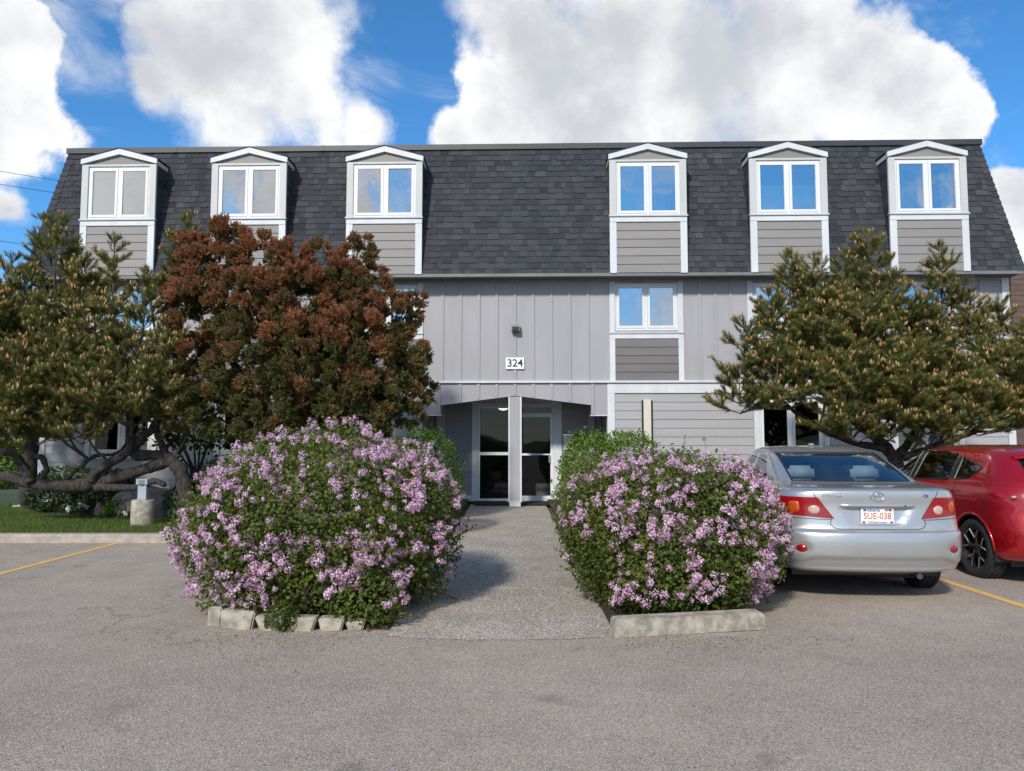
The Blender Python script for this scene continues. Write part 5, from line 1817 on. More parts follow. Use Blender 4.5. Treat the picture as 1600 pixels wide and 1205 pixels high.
class CarBody:
    """stacked plan outlines; rows = (z, half width, rear y, front y, rear cap depth)"""

    def __init__(s, rows, sub=5, nr=64, ns=50, nf=20, exp_r=3.0, rear_fn=None):
        s.L = catmull(rows, sub)
        s.exp = exp_r
        s.rear_fn = rear_fn
        vs, n_ring = [], None
        for z, w_, yr, yf, rc in s.L:
            ring = []
            for k in range(nr + 1):                      # rear cap, left to right
                th = -math.pi / 2 + math.pi * k / nr
                sx, cx = math.sin(th), math.cos(th)
                x = w_ * math.copysign(abs(sx) ** (2 / exp_r), sx)
                y = yr + rc * (1 - abs(cx) ** (2 / exp_r))
                if rear_fn:
                    y += rear_fn(x, z)
                ring.append((x, y, z))
            fc = min(0.9, (yf - yr) * 0.3)
            ya, yb = yr + rc, yf - fc
            for k in range(1, ns):
                ring.append((w_, ya + (yb - ya) * k / ns, z))
            for k in range(nf + 1):
                th = math.pi / 2 - math.pi * k / nf
                sx, cx = math.sin(th), math.cos(th)
                ring.append((w_ * math.copysign(abs(sx) ** (2 / 2.6), sx), yf - fc * (1 - abs(cx) ** (2 / 2.6)), z))
            for k in range(1, ns):
                ring.append((-w_, yb + (ya - yb) * k / ns, z))
            n_ring = len(ring)
            vs += ring
        fs = []
        for i in range(len(s.L) - 1):
            for j in range(n_ring):
                j2 = (j + 1) % n_ring
                fs.append((i * n_ring + j, i * n_ring + j2, (i + 1) * n_ring + j2, (i + 1) * n_ring + j))
        top = len(vs)
        vs.append((0, (s.L[-1][2] + s.L[-1][3]) / 2, s.L[-1][0] + 0.004))
        for j in range(n_ring):
            fs.append(((len(s.L) - 1) * n_ring + j, (len(s.L) - 1) * n_ring + (j + 1) % n_ring, top))
        s.bm = bmesh.new()
        bv = [s.bm.verts.new(p_) for p_ in vs]
        for f in fs:
            s.bm.faces.new([bv[i] for i in f])
        s.bm.normal_update()

    def row_at(s, z):
        zz = s.L[:, 0]
        i = int(np.searchsorted(zz, z))
        i = min(max(i, 1), len(zz) - 1)
        f = (z - zz[i - 1]) / max(1e-6, zz[i] - zz[i - 1])
        return s.L[i - 1] + (s.L[i] - s.L[i - 1]) * f

    def rear(s, x, z, off=0.0):
        r_ = s.row_at(z)
        q_ = min(0.9999, abs(x) / r_[1])
        y = r_[2] + r_[4] * (1 - (1 - q_ ** s.exp) ** (1 / s.exp))
        if s.rear_fn:
            y += s.rear_fn(x, z)
        # outward normal, roughly
        e = 0.01
        q2 = min(0.9999, (abs(x) + e) / r_[1])
        y2 = r_[2] + r_[4] * (1 - (1 - q2 ** s.exp) ** (1 / s.exp))
        sl = (y2 - (y if not s.rear_fn else y - s.rear_fn(x, z))) / e
        n_ = Vector((math.copysign(sl, x), -1, 0)).normalized()
        return Vector((x, y, z)) + n_ * off

    def side_x(s, z):
        return s.row_at(z)[1]

    def cut(s, poly, axis, side=None, box=None):
        """cut a polygon through the skin and return its faces as a bmesh of their own.
        axis 'y': polygon in (x,z) on the rear;  axis 'x': polygon in (y,z), side -1 / +1"""
        def inbox(c):
            return all(lo <= v <= hi for v, (lo, hi) in zip(c, box))
        n = len(poly)
        cx, cz = sum(p_[0] for p_ in poly) / n, sum(p_[1] for p_ in poly) / n
        fs = [f for f in s.bm.faces if inbox(f.calc_center_median())]
        for i in range(n):
            (a, b_), (c, d) = poly[i], poly[(i + 1) % n]
            if axis == 'y':
                co, no = Vector((a, 0, b_)), Vector((d - b_, 0, a - c))
            else:
                co, no = Vector((0, a, b_)), Vector((0, d - b_, a - c))
            if no.length < 1e-6:
                continue
            es = {e for f in fs for e in f.edges}
            vs = {v for f in fs for v in f.verts}
            ret = bmesh.ops.bisect_plane(s.bm, geom=list(vs) + list(es) + fs, plane_co=co, plane_no=no.normalized(), dist=1e-5)
            fs = [g__ for g__ in ret['geom'] if isinstance(g__, bmesh.types.BMFace) and g__.is_valid]

        def inside(u, v):
            r_ = False
            j = n - 1
            for i in range(n):
                xi, zi = poly[i]
                xj, zj = poly[j]
                if (zi > v) != (zj > v) and u < (xj - xi) * (v - zi) / (zj - zi) + xi:
                    r_ = not r_
                j = i
            return r_
        pick = []
        for f in fs:
            c = f.calc_center_median()
            if inbox(c) and inside(c.x if axis == 'y' else c.y, c.z):
                pick.append(f)
        nb = bmesh.new()
        mp = {}
        for f in pick:
            for v in f.verts:
                if v not in mp:
                    mp[v] = nb.verts.new(v.co)
        for f in pick:
            try:
                nb.faces.new([mp[v] for v in f.verts])
            except ValueError:
                pass
        bmesh.ops.delete(s.bm, geom=pick, context='FACES')
        return nb


def bm_obj(bm_, name, mat, parent, smooth=True, off=0.0):
    bm_.normal_update()
    if off:
        ns_ = {v: v.normal.copy() for v in bm_.verts}
        for v, n_ in ns_.items():
            v.co += n_ * off
    me_ = bpy.data.meshes.new(name)
    bm_.to_mesh(me_)
    bm_.free()
    me_.materials.append(M[mat])
    me_.polygons.foreach_set('use_smooth', [smooth] * len(me_.polygons))
    return obj(name, me_, parent)


def arch_poly(yc, zc, r, zlow=0.05, n=22):
    pts = [(yc - r, zlow)]
    for k in range(n + 1):
        a = math.pi - math.pi * k / n
        pts.append((yc + r * math.cos(a), zc + r * math.sin(a)))
    pts.append((yc + r, zlow))
    return pts


def tyre_mesh(r, w_, rim_r):
    prof = [(rim_r, -w_ * 0.40), (rim_r + 0.02, -w_ * 0.48), (r - 0.035, -w_ * 0.50), (r - 0.010, -w_ * 0.44), (r, -w_ * 0.36), (r, w_ * 0.36), (r - 0.010, w_ * 0.44), (r - 0.035, w_ * 0.50), (rim_r + 0.02, w_ * 0.48), (rim_r, w_ * 0.40)]
    mb = MB().lathe(prof, 56, axis='x')
    # tread blocks
    n = 64
    for k in range(n):
        a = 2 * math.pi * k / n
        for x0, x1, sh in ((-w_ * 0.36, -w_ * 0.13, 0.0), (-w_ * 0.10, w_ * 0.10, 0.4), (w_ * 0.13, w_ * 0.36, 0.15)):
            a0, a1 = a + sh * 2 * math.pi / n, a + (sh + 0.72) * 2 * math.pi / n
            ro, ri = r + 0.006, r - 0.004
            v_ = [(x, rr * math.cos(t), rr * math.sin(t)) for rr in (ri, ro) for x in (x0, x1) for t in (a0, a1)]
            mb.add(v_, [(4, 5, 7, 6), (0, 4, 6, 2), (1, 3, 7, 5), (0, 1, 5, 4), (2, 6, 7, 3)])
    return mb.mesh('tyre', 'black_rubber', True)


def wheel(parent, x, y, r, w_, rim_r, outward, style):
    ty = obj('wheel', tyre_mesh(r, w_, rim_r), parent, loc=(x, y, r - 0.004))
    s_ = outward
    MB().lathe([(rim_r + 0.004, -w_ * 0.42), (rim_r - 0.012, -w_ * 0.2), (rim_r - 0.012, w_ * 0.2), (rim_r + 0.004, w_ * 0.42)], 40, axis='x').build('rim_barrel', 'rim_black' if style == 'spoke' else 'dark_chrome', ty, True)
    MB().lathe([(0.0, s_ * 0.005), (rim_r * 0.9, s_ * 0.0)], 40, axis='x').build('brake_disc', 'black_plastic', ty)
    xf = s_ * w_ * 0.42
    if style == 'spoke':
        for k in range(5):
            a = 2 * math.pi * k / 5 + 0.3
            for q_ in (-1, 1):
                mb = MB()
                # split spoke: from hub to a point, then fans out to the rim
                p0 = (0.05 * math.cos(a), 0.05 * math.sin(a))
                p1 = (0.115 * math.cos(a + q_ * 0.06), 0.115 * math.sin(a + q_ * 0.06))
                p2 = ((rim_r - 0.008) * math.cos(a + q_ * 0.33), (rim_r - 0.008) * math.sin(a + q_ * 0.33))
                mb.tube([(xf - s_ * 0.03, p0[0], p0[1]), (xf - s_ * 0.022, p1[0], p1[1]), (xf - s_ * 0.012, p2[0], p2[1])], [0.017, 0.014, 0.011], 6)
                mb.build('spoke', 'rim_black', ty)
                MB().tube([(xf - s_ * 0.012, p1[0], p1[1]), (xf - s_ * 0.0005, p2[0], p2[1])], [0.005, 0.006], 4).build('spoke_edge', 'steel', ty)
        MB().lathe([(rim_r - 0.012, xf - s_ * 0.012), (rim_r - 0.004, xf - s_ * 0.002), (rim_r + 0.004, xf - s_ * 0.004)], 40, axis='x').build('rim_lip', 'dark_chrome', ty, True)
        MB().lathe([(0.06, xf - s_ * 0.03), (0.05, xf - s_ * 0.012), (0.03, xf - s_ * 0.006), (0.0, xf - s_ * 0.006)], 20, axis='x').build('hub_cap', 'rim_black', ty, True)
    else:
        MB().lathe([(rim_r, xf - s_ * 0.01), (rim_r * 0.8, xf), (rim_r * 0.3, xf + s_ * 0.005), (0.0, xf + s_ * 0.01)], 40, axis='x').build('wheel_cover', 'steel', ty, True)
    return ty


def sst(a, b_, x):
    t = min(1, max(0, (x - a) / (b_ - a)))
    return t * t * (3 - 2 * t)


def line_on(points, name, parent, mat='black_plastic', r_=0.0035):
    return MB().tube(points, r_, 5).build(name, mat, parent)


def box_soft(cx, cy, cz, sx, sy, sz, name, mat, parent, rot=(0, 0, 0), seg=3, bev=0.04):
    bm_ = bmesh.new()
    bmesh.ops.create_cube(bm_, size=1.0)
    for v in bm_.verts:
        v.co = Vector((v.co.x * sx, v.co.y * sy, v.co.z * sz))
    bmesh.ops.bevel(bm_, geom=list(bm_.edges), offset=min(bev, 0.45 * min(sx, sy, sz)), segments=seg, affect='EDGES')
    o_ = bm_obj(bm_, name, mat, parent)
    o_.location = (cx, cy, cz)
    o_.rotation_euler = rot
    return o_


# ---- silver sedan
def sedan_rear(x, z):
    """plate recess, boot-lid crown, bumper lip"""
    d = 0.0
    if 0.70 < z < 0.905:
        hw = 0.245 + (z - 0.74) * 0.62                       # recess widens upwards
        d += 0.030 * sst(0, 0.05, hw - abs(x)) * sst(0.715, 0.75, z) * (1 - sst(0.885, 0.900, z))
    if 0.30 < z < 0.46:                                       # lower valance, set in with a curved upper edge
        zt = 0.432 - 0.05 * sst(0.55, 0.78, abs(x))
        d += 0.022 * (1 - sst(zt - 0.018, zt, z)) * sst(0.30, 0.34, z)
    # pockets round the reflectors
    for sx in (-0.70, 0.70):
        q_ = math.hypot((x - sx) / 0.075, (z - 0.505) / 0.05)
        d += 0.010 * (1 - sst(0.75, 1.15, q_))
    return d


def sedan():
    root = empty('silver_sedan', (3.455, 7.17, 0.0), R(-3.5))
    tag(root, 'silver four-door sedan parked nose-in beside the right lilac bush', 'car', 'cars parked on the right')
    rows = [(0.235, 0.70, 0.30, 4.25, 0.40), (0.27, 0.79, 0.16, 4.40, 0.46), (0.305, 0.845, 0.065, 4.48, 0.50), (0.36, 0.868, 0.025, 4.52, 0.50), (0.44, 0.876, 0.0, 4.54, 0.50), (0.55, 0.880, -0.004, 4.54, 0.50),
            (0.63, 0.880, 0.002, 4.53, 0.50), (0.662, 0.878, 0.016, 4.52, 0.50), (0.682, 0.876, 0.045, 4.51, 0.49), (0.72, 0.874, 0.062, 4.49, 0.48), (0.82, 0.868, 0.074, 4.40, 0.47), (0.92, 0.856, 0.080, 4.10, 0.45), (0.985, 0.838, 0.078, 3.60, 0.43),
            (1.035, 0.805, 0.080, 3.36, 0.42), (1.058, 0.772, 0.102, 3.30, 0.42), (1.072, 0.745, 0.17, 3.27, 0.40), (1.082, 0.728, 0.36, 3.25, 0.34), (1.096, 0.716, 0.60, 3.22, 0.30), (1.13, 0.705, 0.70, 3.14, 0.30),
            (1.21, 0.675, 0.90, 2.98, 0.30), (1.30, 0.637, 1.13, 2.80, 0.30), (1.375, 0.600, 1.34, 2.64, 0.30), (1.418, 0.562, 1.54, 2.50, 0.30), (1.447, 0.50, 1.74, 2.36, 0.28), (1.462, 0.38, 1.92, 2.24, 0.2), (1.468, 0.22, 2.03, 2.16, 0.1)]
    B = CarBody(rows, rear_fn=sedan_rear)
    wr, ww = 0.318, 0.205
    for yc in (0.98, 3.58):
        for s_ in (-1, 1):
            nb = B.cut(arch_poly(yc, wr + 0.02, wr + 0.055), 'x', s_, ((0.5, 1.2) if s_ > 0 else (-1.2, -0.5), (yc - 0.6, yc + 0.6), (0, 0.9)))
            nb.free()
            mb = MB()
            n = 18
            pts = [(yc + (wr + 0.055) * math.cos(math.pi * k / n), wr + 0.02 + (wr + 0.055) * math.sin(math.pi * k / n)) for k in range(n + 1)]
            pts = [(yc + wr + 0.055, 0.24)] + pts + [(yc - wr - 0.055, 0.24)]
            xo, xi = s_ * 0.86, s_ * 0.5
            mb.add([(xo, a, b_) for a, b_ in pts] + [(xi, a, b_) for a, b_ in pts], [(k, k + 1, len(pts) + k + 1, len(pts) + k) for k in range(len(pts) - 1)])
            mb.build('wheel_well', 'black_plastic', root)
    # rear window
    rw = B.cut([(-0.585, 1.115), (0.585, 1.115), (0.535, 1.385), (-0.535, 1.385)], 'y', None, ((-0.8, 0.8), (0.4, 1.75), (1.05, 1.44)))
    # side windows
    for s_ in (-1, 1):
        bx = ((0.4, 1.0) if s_ > 0 else (-1.0, -0.4), (0.7, 3.3), (0.95, 1.44))
        w1 = B.cut([(1.22, 1.10), (1.88, 1.085), (1.90, 1.375), (1.60, 1.365)], 'x', s_, bx)
        w2 = B.cut([(1.98, 1.083), (2.80, 1.06), (2.45, 1.33), (2.00, 1.378)], 'x', s_, bx)
        for w_ in (w1, w2):
            bm_obj(w_, 'side_window', 'car_glass', root)
    g_ = bm_obj(rw, 'rear_window', 'car_glass', root)
    # lamps
    for s_ in (-1, 1):
        poly = [(0.400, 0.785), (0.80, 0.815), (0.90, 0.83), (0.90, 0.985), (0.54, 0.985)]
        poly = [(s_ * a, b_) for a, b_ in poly]
        lb = B.cut(poly, 'y', None, ((0.3, 0.95) if s_ > 0 else (-0.95, -0.3), (-0.1, 0.40), (0.75, 1.0)))
        lamp = bm_obj(lb, 'tail_lamp', 'lens_red', root, off=0.004)
        # round clear reversing lamp, amber indicator
        for nm, x, z, rx, rz_, mt in (('reversing_lamp', 0.575, 0.868, 0.050, 0.042, 'lens_clear'), ('indicator', 0.735, 0.893, 0.042, 0.052, 'lens_amber')):
            mb = MB()
            ring = []
            for q_, (f, o_) in enumerate(((1.0, 0.006), (0.86, 0.012), (0.45, 0.014), (0.0, 0.015))):
                for k in range(20):
                    a = 2 * math.pi * k / 20
                    e = 1.0 if nm == 'reversing_lamp' else (abs(math.cos(a)) ** 4 + abs(math.sin(a)) ** 4) ** -0.25
                    ring.append(B.rear(s_ * (x + f * rx * math.cos(a) * e), z + f * rz_ * math.sin(a) * e, o_))
            mb.add(ring, [(i * 20 + k, i * 20 + (k + 1) % 20, (i + 1) * 20 + (k + 1) % 20, (i + 1) * 20 + k) for i in range(3) for k in range(20)])
            mb.build(nm, mt, lamp, True, fix=True)
    # reflectors
    for s_ in (-1, 1):
        mb = MB()
        ring = []
        for f, o_ in ((1.0, 0.002), (0.85, 0.010), (0.0, 0.012)):
            for k in range(18):
                a = 2 * math.pi * k / 18
                ring.append(B.rear(s_ * (0.70 + f * 0.045 * math.cos(a)), 0.505 + f * 0.036 * math.sin(a), o_))
        mb.add(ring, [(i * 18 + k, i * 18 + (k + 1) % 18, (i + 1) * 18 + (k + 1) % 18, (i + 1) * 18 + k) for i in range(2) for k in range(18)])
        mb.build('reflector', 'lens_red', root, True, fix=True)
    # boot lid and bumper become parts of their own
    lid_poly = [(-0.40, 0.700), (0.40, 0.700), (0.445, 0.730), (0.43, 0.80), (0.56, 0.99), (0.60, 1.073), (-0.60, 1.073), (-0.56, 0.99), (-0.43, 0.80), (-0.445, 0.730)]
    lid = bm_obj(B.cut(lid_poly, 'y', None, ((-0.75, 0.75), (-0.1, 0.22), (0.66, 1.078))), 'boot_lid', 'silver_paint', root)
    bum = B.cut([(-1, 0.2), (1, 0.2), (1, 0.686), (-1, 0.686)], 'y', None, ((-1, 1), (-0.1, 0.60), (0.2, 0.69)))
    bump_o = bm_obj(bum, 'rear_bumper', 'silver_paint', root)
    for s_ in (-1, 1):
        d_ = B.cut([(1.05, 0.42), (1.93, 0.34), (1.93, 1.08), (1.12, 1.09)], 'x', s_, ((0.6, 1.0) if s_ > 0 else (-1.0, -0.6), (0.9, 2.0), (0.3, 1.085)))
        dd = bm_obj(d_, 'rear_door', 'silver_paint', root)
        box_soft(s_ * 0.872, 1.42, 0.93, 0.03, 0.17, 0.028, 'handle', 'silver_paint', dd, bev=0.01)
    bm_obj(B.bm, 'body', 'silver_paint', root)
    # shut lines
    seam = [(-0.60, 1.06), (-0.575, 1.02), (-0.555, 0.985), (-0.42, 0.795), (-0.44, 0.74), (-0.415, 0.705), (-0.36, 0.692), (0.36, 0.692), (0.415, 0.705), (0.44, 0.74), (0.42, 0.795), (0.555, 0.985), (0.575, 1.02), (0.60, 1.06)]
    fine = []
    for (a, b_), (c, d) in zip(seam, seam[1:]):
        k_n = max(2, int(math.hypot(c - a, d - b_) / 0.03))
        fine += [B.rear(a + (c - a) * k / k_n, b_ + (d - b_) * k / k_n, 0.0008) for k in range(k_n)]
    line_on(fine, 'shut_line', lid, r_=0.0035)
    for s_ in (-1, 1):
        line_on([B.rear(s_ * (0.43 + 0.44 * k / 14), 0.776 - 0.085 * sst(0, 1, 1 - k / 14) * 0 + 0.012 * k / 14, 0.001) for k in range(14)], 'shut_line', bump_o, r_=0.003)
    # garnish above the plate
    mb = MB()
    n = 28
    prof = [(0.893, 0.004), (0.896, 0.022), (0.915, 0.026), (0.928, 0.016), (0.930, 0.002)]
    vs = []
    for z, o_ in prof:
        for k in range(n + 1):
            x = -0.335 + 0.67 * k / n
            e = sst(0, 0.06, 0.335 - abs(x))
            vs.append(B.rear(x, z, 0.001 + o_ * (0.25 + 0.75 * e)))
    mb.add(vs, [(i * (n + 1) + k, i * (n + 1) + k + 1, (i + 1) * (n + 1) + k + 1, (i + 1) * (n + 1) + k) for i in range(len(prof) - 1) for k in range(n)])
    mb.build('handle_garnish', 'silver_paint', lid, True, fix=True)
    MB().lathe([(0.009, -0.004), (0.009, 0.004), (0.0, 0.004)][::-1], 12, axis='x').build('lock', 'black_plastic', lid, loc=B.rear(0.245, 0.912, 0.029), rot=(0, 0, math.pi / 2))
    # number plate
    pz = 0.815
    py = B.rear(0, pz).y - 0.014
    plate = MB().box(-0.152, 0.152, py, py + 0.006, pz - 0.076, pz + 0.076, 0.002).build('number_plate', 'plate_white', lid)
    obj('plate_number', text_mesh('SUE-038', 0.086, 'plate_red', 0.001, 'plate_number', 0.0006, 0.86), lid, loc=(0, py - 0.0015, pz - 0.005))
    obj('plate_province', text_mesh('Alberta', 0.040, 'plate_blue', 0.001, 'plate_province', 0.0004), lid, loc=(-0.035, py - 0.0015, pz + 0.052))
    obj('plate_motto', text_mesh('Wild Rose Country', 0.022, 'plate_blue', 0.001, 'plate_motto', 0.0003), lid, loc=(0, py - 0.0015, pz - 0.060))
    for sx, mt in ((0.085, 'plate_red'), (-0.115, 'plate_blue'), (0.118, 'plate_blue')):
        MB().box(sx - 0.014, sx + 0.014, py - 0.003, py - 0.0008, pz + 0.044, pz + 0.064).build('plate_sticker', mt, lid)
    for sx in (-0.128, 0.128):
        MB().box(sx - 0.013, sx + 0.013, py - 0.003, py - 0.0008, pz - 0.068, pz - 0.052).build('plate_sticker', 'plate_blue', lid)
    # emblem: three interlocked ovals
    ez = 0.998

    def oval(cx, cz, rx, rz_, r_):
        pts = [B.rear(cx + rx * math.cos(2 * math.pi * k / 28), ez + cz + rz_ * math.sin(2 * math.pi * k / 28), 0.006) for k in range(29)]
        return pts, r_
    mb = MB()
    for a in ((0, 0, 0.062, 0.042, 0.0055), (0, 0, 0.022, 0.038, 0.004), (0, 0.018, 0.046, 0.018, 0.004)):
        pts, r_ = oval(*a)
        mb.tube(pts, r_, 6)
    mb.build('emblem', 'chrome', lid, True)
    for s__, x, z, sz, mt in (('COROLLA', -0.415, 1.0, 0.034, 'chrome'), ('CE', 0.455, 1.0, 0.036, 'plate_blue')):
        o_ = obj('badge', text_mesh(s__, sz, mt, 0.003, 'badge', 0.0006, 1.15), root, loc=B.rear(x, z, 0.004))
        o_.rotation_euler = (0, 0, math.atan2(B.rear(x + .05, z).y - B.rear(x - .05, z).y, 0.1))
    # black surround of the rear window, brake lamp, aerial
    corner = [(-0.590, 1.108), (0.590, 1.108), (0.540, 1.39), (-0.540, 1.39), (-0.590, 1.108)]
    pts = []
    for (a, b_), (c, d) in zip(corner, corner[1:]):
        for k in range(14):
            pts.append(B.rear(a + (c - a) * k / 14, b_ + (d - b_) * k / 14, 0.0))
    pts.append(pts[0])
    line_on(pts, 'window_seal', root, r_=0.010)
    box_soft(0, 1.93, 1.478, 0.055, 0.09, 0.035, 'aerial', 'silver_paint', root, bev=0.012)
    # cabin
    MB().box(-0.66, 0.66, 0.62, 1.25, 1.02, 1.065).build('parcel_shelf', 'car_interior', root)
    MB().box(-0.70, 0.70, 0.9, 3.2, 0.35, 0.40).build('cabin_floor', 'car_interior', root)
    MB().box(-0.62, 0.62, 3.0, 3.3, 0.75, 1.02).build('dashboard', 'car_interior', root)
    for x in (-0.33, 0.36):
        box_soft(x, 1.30, 1.165, 0.30, 0.11, 0.17, 'rear_headrest', 'seat_beige', root, (R(-12), 0, 0))
        st = box_soft(x, 2.25, 0.92, 0.46, 0.14, 0.62, 'front_seat', 'seat_beige', root, (R(14), 0, 0))
        box_soft(x, 2.17, 1.30, 0.26, 0.10, 0.17, 'front_headrest', 'car_interior', root, (R(8), 0, 0))
    box_soft(0.0, 1.30, 0.88, 1.25, 0.16, 0.40, 'rear_seat', 'seat_beige', root, (R(-12), 0, 0))
    box_soft(0, 0.94, 1.085, 0.22, 0.05, 0.035, 'high_brake_lamp', 'lens_red', root, bev=0.01)
    MB().box(-0.07, 0.07, 2.62, 2.64, 1.29, 1.34).build('mirror', 'black_plastic', root)
    # underside and wheels
    MB().box(-0.70, 0.70, 0.45, 4.3, 0.20, 0.26).build('underbody', 'black_plastic', root)
    MB().box(-0.58, 0.58, 0.86, 1.06, 0.22, 0.34).build('rear_axle', 'black_plastic', root)
    MB().tube([(0.42, 0.62, 0.235), (0.42, 0.20, 0.235)], 0.028, 12).build('exhaust_pipe', 'dark_chrome', root)
    box_soft(0.30, 0.55, 0.25, 0.62, 0.30, 0.14, 'silencer', 'black_plastic', root)
    for yc in (0.98, 3.58):
        for s_ in (-1, 1):
            wheel(root, s_ * 0.765, yc, wr, ww, 0.20, s_, 'cover')
    return root


sedan()


# ---- red hatchback
def hatch():
    root = empty('red_hatchback', (6.10, 7.80, 0.0), R(0.0))
    tag(root, 'dark red hatchback with black spoked wheels cut off by the right edge', 'car', 'cars parked on the right')
    rows = [(0.215, 0.74, 0.35, 4.15, 0.42), (0.25, 0.84, 0.16, 4.28, 0.50), (0.30, 0.888, 0.06, 4.33, 0.54), (0.42, 0.905, 0.0, 4.36, 0.55), (0.55, 0.912, -0.01, 4.36, 0.55), (0.64, 0.912, 0.02, 4.34, 0.55), (0.76, 0.912, 0.07, 4.26, 0.54), (0.86, 0.914, 0.09, 4.08, 0.53),
            (0.94, 0.905, 0.11, 3.70, 0.52), (1.00, 0.888, 0.14, 3.40, 0.50), (1.05, 0.862, 0.17, 3.30, 0.48), (1.10, 0.838, 0.21, 3.22, 0.46), (1.20, 0.782, 0.31, 3.00, 0.44), (1.30, 0.725, 0.42, 2.80, 0.42), (1.365, 0.682, 0.50, 2.66, 0.42),
            (1.405, 0.645, 0.58, 2.52, 0.42), (1.44, 0.585, 0.72, 2.36, 0.42), (1.462, 0.49, 0.95, 2.2, 0.4), (1.476, 0.33, 1.25, 2.0, 0.25), (1.48, 0.16, 1.45, 1.8, 0.1)]
    B = CarBody(rows, exp_r=2.7)
    wr, ww = 0.325, 0.225
    ya = 0.86
    for yc in (ya, ya + 2.65):
        for s_ in (-1, 1):
            nb = B.cut(arch_poly(yc, wr + 0.015, wr + 0.045), 'x', s_, ((0.5, 1.2) if s_ > 0 else (-1.2, -0.5), (yc - 0.6, yc + 0.6), (0, 0.9)))
            nb.free()
            n = 18
            ra = wr + 0.045
            pts = [(yc + ra * math.cos(math.pi * k / n), wr + 0.015 + ra * math.sin(math.pi * k / n)) for k in range(n + 1)]
            pts = [(yc + ra, 0.22)] + pts + [(yc - ra, 0.22)]
            xo, xi = s_ * 0.90, s_ * 0.52
            MB().add([(xo, a, b_) for a, b_ in pts] + [(xi, a, b_) for a, b_ in pts], [(k, k + 1, len(pts) + k + 1, len(pts) + k) for k in range(len(pts) - 1)]).build('wheel_well', 'black_plastic', root)
            # flared lip round the arch
            MB().tube([(s_ * (B.side_x(min(max(b_, 0.30), 0.8)) - 0.004), a, b_) for a, b_ in pts[1:-1]], 0.016, 8).build('arch_lip', 'red_paint', root, True)
    rear_w = B.cut([(-0.62, 1.06), (0.62, 1.06), (0.56, 1.345), (-0.56, 1.345)], 'y', None, ((-0.85, 0.85), (0.1, 0.75), (1.0, 1.38)))
    bm_obj(rear_w, 'rear_window', 'car_glass', root)
    polys = {'quarter_window': [(0.84, 1.215), (1.00, 1.095), (1.26, 1.075), (1.30, 1.335), (1.02, 1.270)],
             'rear_side_window': [(1.37, 1.068), (2.14, 1.04), (2.14, 1.392), (1.75, 1.395), (1.41, 1.360)],
             'front_side_window': [(2.26, 1.035), (3.10, 1.015), (2.92, 1.12), (2.62, 1.30), (2.26, 1.385)]}
    for s_ in (-1, 1):
        bx = ((0.35, 1.0) if s_ > 0 else (-1.0, -0.35), (0.75, 3.25), (0.95, 1.43))
        for nm, poly in polys.items():
            sb = B.cut(poly, 'x', s_, bx)
            bm_obj(sb, nm, 'car_glass', root)
            seal = []
            for (a, b_), (c, d) in zip(poly, poly[1:] + poly[:1]):
                for k in range(8):
                    y, z = a + (c - a) * k / 8, b_ + (d - b_) * k / 8
                    x = B.side_x(z)
                    r_ = B.row_at(z)
                    if y < r_[2] + r_[4]:
                        q_ = 1 - (y - r_[2]) / r_[4]
                        x *= max(0, 1 - max(0, q_) ** 2.7) ** (1 / 2.7)
                    seal.append((s_ * x, y, z))
            seal.append(seal[0])
            line_on(seal, 'window_seal', root, r_=0.011)
        # black door pillars between the panes
        mb = MB()
        vs = []
        for k in range(9):
            z = 1.05 + (1.385 - 1.05) * k / 8
            x = B.side_x(z) + 0.003
            vs += [(s_ * x, 2.145, z), (s_ * x, 2.255, z)]
        mb.add(vs, [(2 * k, 2 * k + 1, 2 * k + 3, 2 * k + 2) for k in range(8)])
        mb.build('door_pillar', 'black_plastic', root)
        vs = []
        for k in range(9):
            z = 1.085 + (1.34 - 1.085) * k / 8
            x = B.side_x(z) + 0.003
            y0 = 1.275 + 0.03 * k / 8
            vs += [(s_ * x, y0, z), (s_ * x, y0 + 0.09, z)]
        MB().add(vs, [(2 * k, 2 * k + 1, 2 * k + 3, 2 * k + 2) for k in range(8)]).build('door_pillar', 'black_plastic', root)
        # tail lamp wrapping the corner
        lp = B.cut([(0.10, 0.86), (0.62, 0.965), (0.55, 1.03), (0.10, 1.01)], 'x', s_, ((0.45, 1.0) if s_ > 0 else (-1.0, -0.45), (0.0, 0.8), (0.8, 1.06)))
        lm = bm_obj(lp, 'tail_lamp', 'lens_red', root, off=0.005)
        box_soft(s_ * 0.80, 0.28, 0.93, 0.05, 0.10, 0.028, 'reversing_lamp', 'lens_clear', lm, (0, 0, s_ * R(38)), bev=0.01)
        # doors
        rd = B.cut([(1.26, 0.52), (1.36, 0.36), (2.19, 0.30), (2.19, 1.03), (1.20, 1.06)], 'x', s_, ((0.6, 1.0) if s_ > 0 else (-1.0, -0.6), (1.1, 2.3), (0.25, 1.06)))
        rdo = bm_obj(rd, 'rear_door', 'red_paint', root)
        fd = B.cut([(2.21, 0.30), (3.12, 0.30), (3.15, 1.00), (2.21, 1.03)], 'x', s_, ((0.6, 1.0) if s_ > 0 else (-1.0, -0.6), (2.15, 3.3), (0.25, 1.05)))
        fdo = bm_obj(fd, 'front_door', 'red_paint', root)
        for d_, y in ((rdo, 1.50), (fdo, 2.42)):
            box_soft(s_ * 0.922, y, 0.945, 0.03, 0.20, 0.03, 'handle', 'red_paint', d_, bev=0.012)
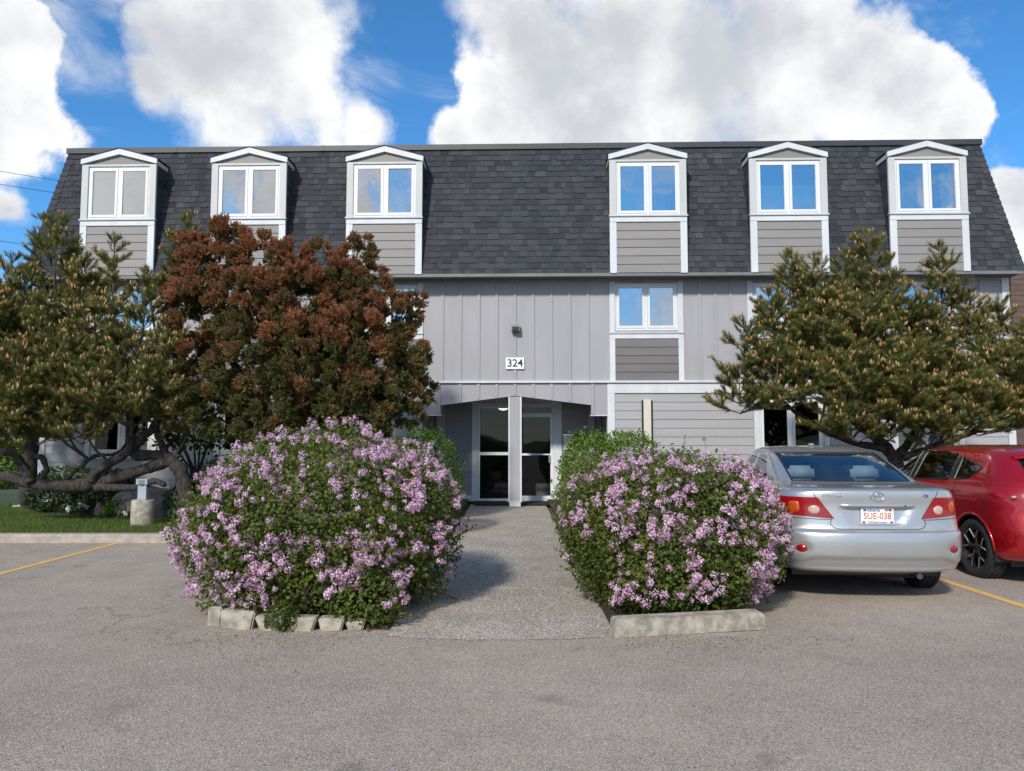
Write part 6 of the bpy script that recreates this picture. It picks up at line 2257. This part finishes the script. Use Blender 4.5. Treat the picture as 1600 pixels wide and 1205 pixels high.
        for d_, poly in ((rdo, [(2.20, 1.03), (2.20, 0.30), (1.36, 0.36), (1.26, 0.52), (1.20, 0.80), (1.20, 1.06)]), (fdo, [(3.15, 1.00), (3.13, 0.30), (2.20, 0.30)])):
            pts = []
            for (a, b_), (c, d) in zip(poly, poly[1:]):
                for k in range(10):
                    z = b_ + (d - b_) * k / 10
                    pts.append((s_ * (B.side_x(z) + 0.0005), a + (c - a) * k / 10, z))
            line_on(pts, 'shut_line', d_, r_=0.004)
        # waist crease and sill
        MB().tube([(s_ * (B.side_x(0.84) - 0.006), y, 0.84 + 0.03 * (1 - y / 4)) for y in np.linspace(0.75, 3.4, 20)], 0.012, 6).build('waist_crease', 'red_paint', root, True)
        MB().box(*sorted((s_ * 0.80, s_ * 0.895)), 1.25, 3.1, 0.19, 0.255, 0.012).build('sill', 'black_plastic', root)
    # spoiler over the hatch
    n = 20
    vs = []
    for k in range(n + 1):
        x = -0.60 + 1.2 * k / n
        e = 1 - (abs(x) / 0.60) ** 3
        vs += [(x, 0.66 + 0.30 * (1 - e), 1.424 - 0.05 * (abs(x) / 0.6) ** 2), (x, 0.34 + 0.22 * (1 - e), 1.405 - 0.06 * (abs(x) / 0.6) ** 2), (x, 0.34 + 0.22 * (1 - e), 1.380 - 0.06 * (abs(x) / 0.6) ** 2), (x, 0.56 + 0.25 * (1 - e), 1.36 - 0.05 * (abs(x) / 0.6) ** 2)]
    MB().add(vs, [(4 * k + j, 4 * k + j + 1, 4 * k + 5 + j, 4 * k + 4 + j) for k in range(n) for j in range(3)]).build('spoiler', 'red_paint', root, True, fix=True)
    bum = B.cut([(-1, 0.2), (1, 0.2), (1, 0.70), (-1, 0.70)], 'y', None, ((-1, 1), (-0.1, 0.42), (0.2, 0.70)))
    bm_obj(bum, 'rear_bumper', 'red_paint', root)
    bm_obj(B.bm, 'body', 'red_paint', root)
    MB().box(-0.72, 0.72, 0.5, 4.1, 0.17, 0.24).build('underbody', 'black_plastic', root)
    MB().box(-0.72, 0.72, 0.5, 3.3, 0.34, 0.38).build('cabin_floor', 'car_interior', root)
    MB().box(-0.64, 0.64, 3.05, 3.35, 0.7, 1.0).build('dashboard', 'car_interior', root)
    for x in (-0.37, 0.37):
        box_soft(x, 2.15, 0.86, 0.48, 0.15, 0.66, 'front_seat', 'car_interior', root, (R(14), 0, 0))
        box_soft(x, 2.06, 1.26, 0.27, 0.10, 0.18, 'headrest', 'car_interior', root)
        box_soft(x, 1.16, 1.14, 0.28, 0.09, 0.16, 'headrest', 'car_interior', root)
    box_soft(0, 1.20, 0.82, 1.25, 0.16, 0.50, 'rear_seat', 'car_interior', root, (R(-12), 0, 0))
    for yc in (ya, ya + 2.65):
        for s_ in (-1, 1):
            wheel(root, s_ * 0.80, yc, wr, ww, 0.228, s_, 'spoke')
    return root


hatch()


# ------------------------------------------------------------------ fallen petals and leaves along the edging
n = 900
lx = np.concatenate([rng.normal(-1.9, 0.75, n // 2), rng.normal(1.5, 0.6, n // 2)])
ly = np.concatenate([6.15 - np.abs(rng.normal(0, 0.22, n // 2)), 6.05 - np.abs(rng.normal(0, 0.2, n // 2))])
keep = (lx < WALK_L - 0.02) | (lx > WALK_R + 0.02)
gp = np.stack([lx, ly, np.full(n, 0.006)], 1)[keep]
d = np.stack([rng.normal(0, .25, len(gp)), rng.normal(0, .25, len(gp)), np.ones(len(gp))], 1)
V, Fc = scatter(LEAF_V, LEAF_F, frames(d), rng.uniform(0.006, 0.018, len(gp)), gp)
tag(obj('leaf_litter', np_mesh('leaf_litter', V, Fc, 'litter', {'tint': np.repeat(rng.uniform(0, 1, len(gp)), 4)})), 'tiny fallen leaves and petals on the asphalt before the edging', 'litter', kind='stuff')
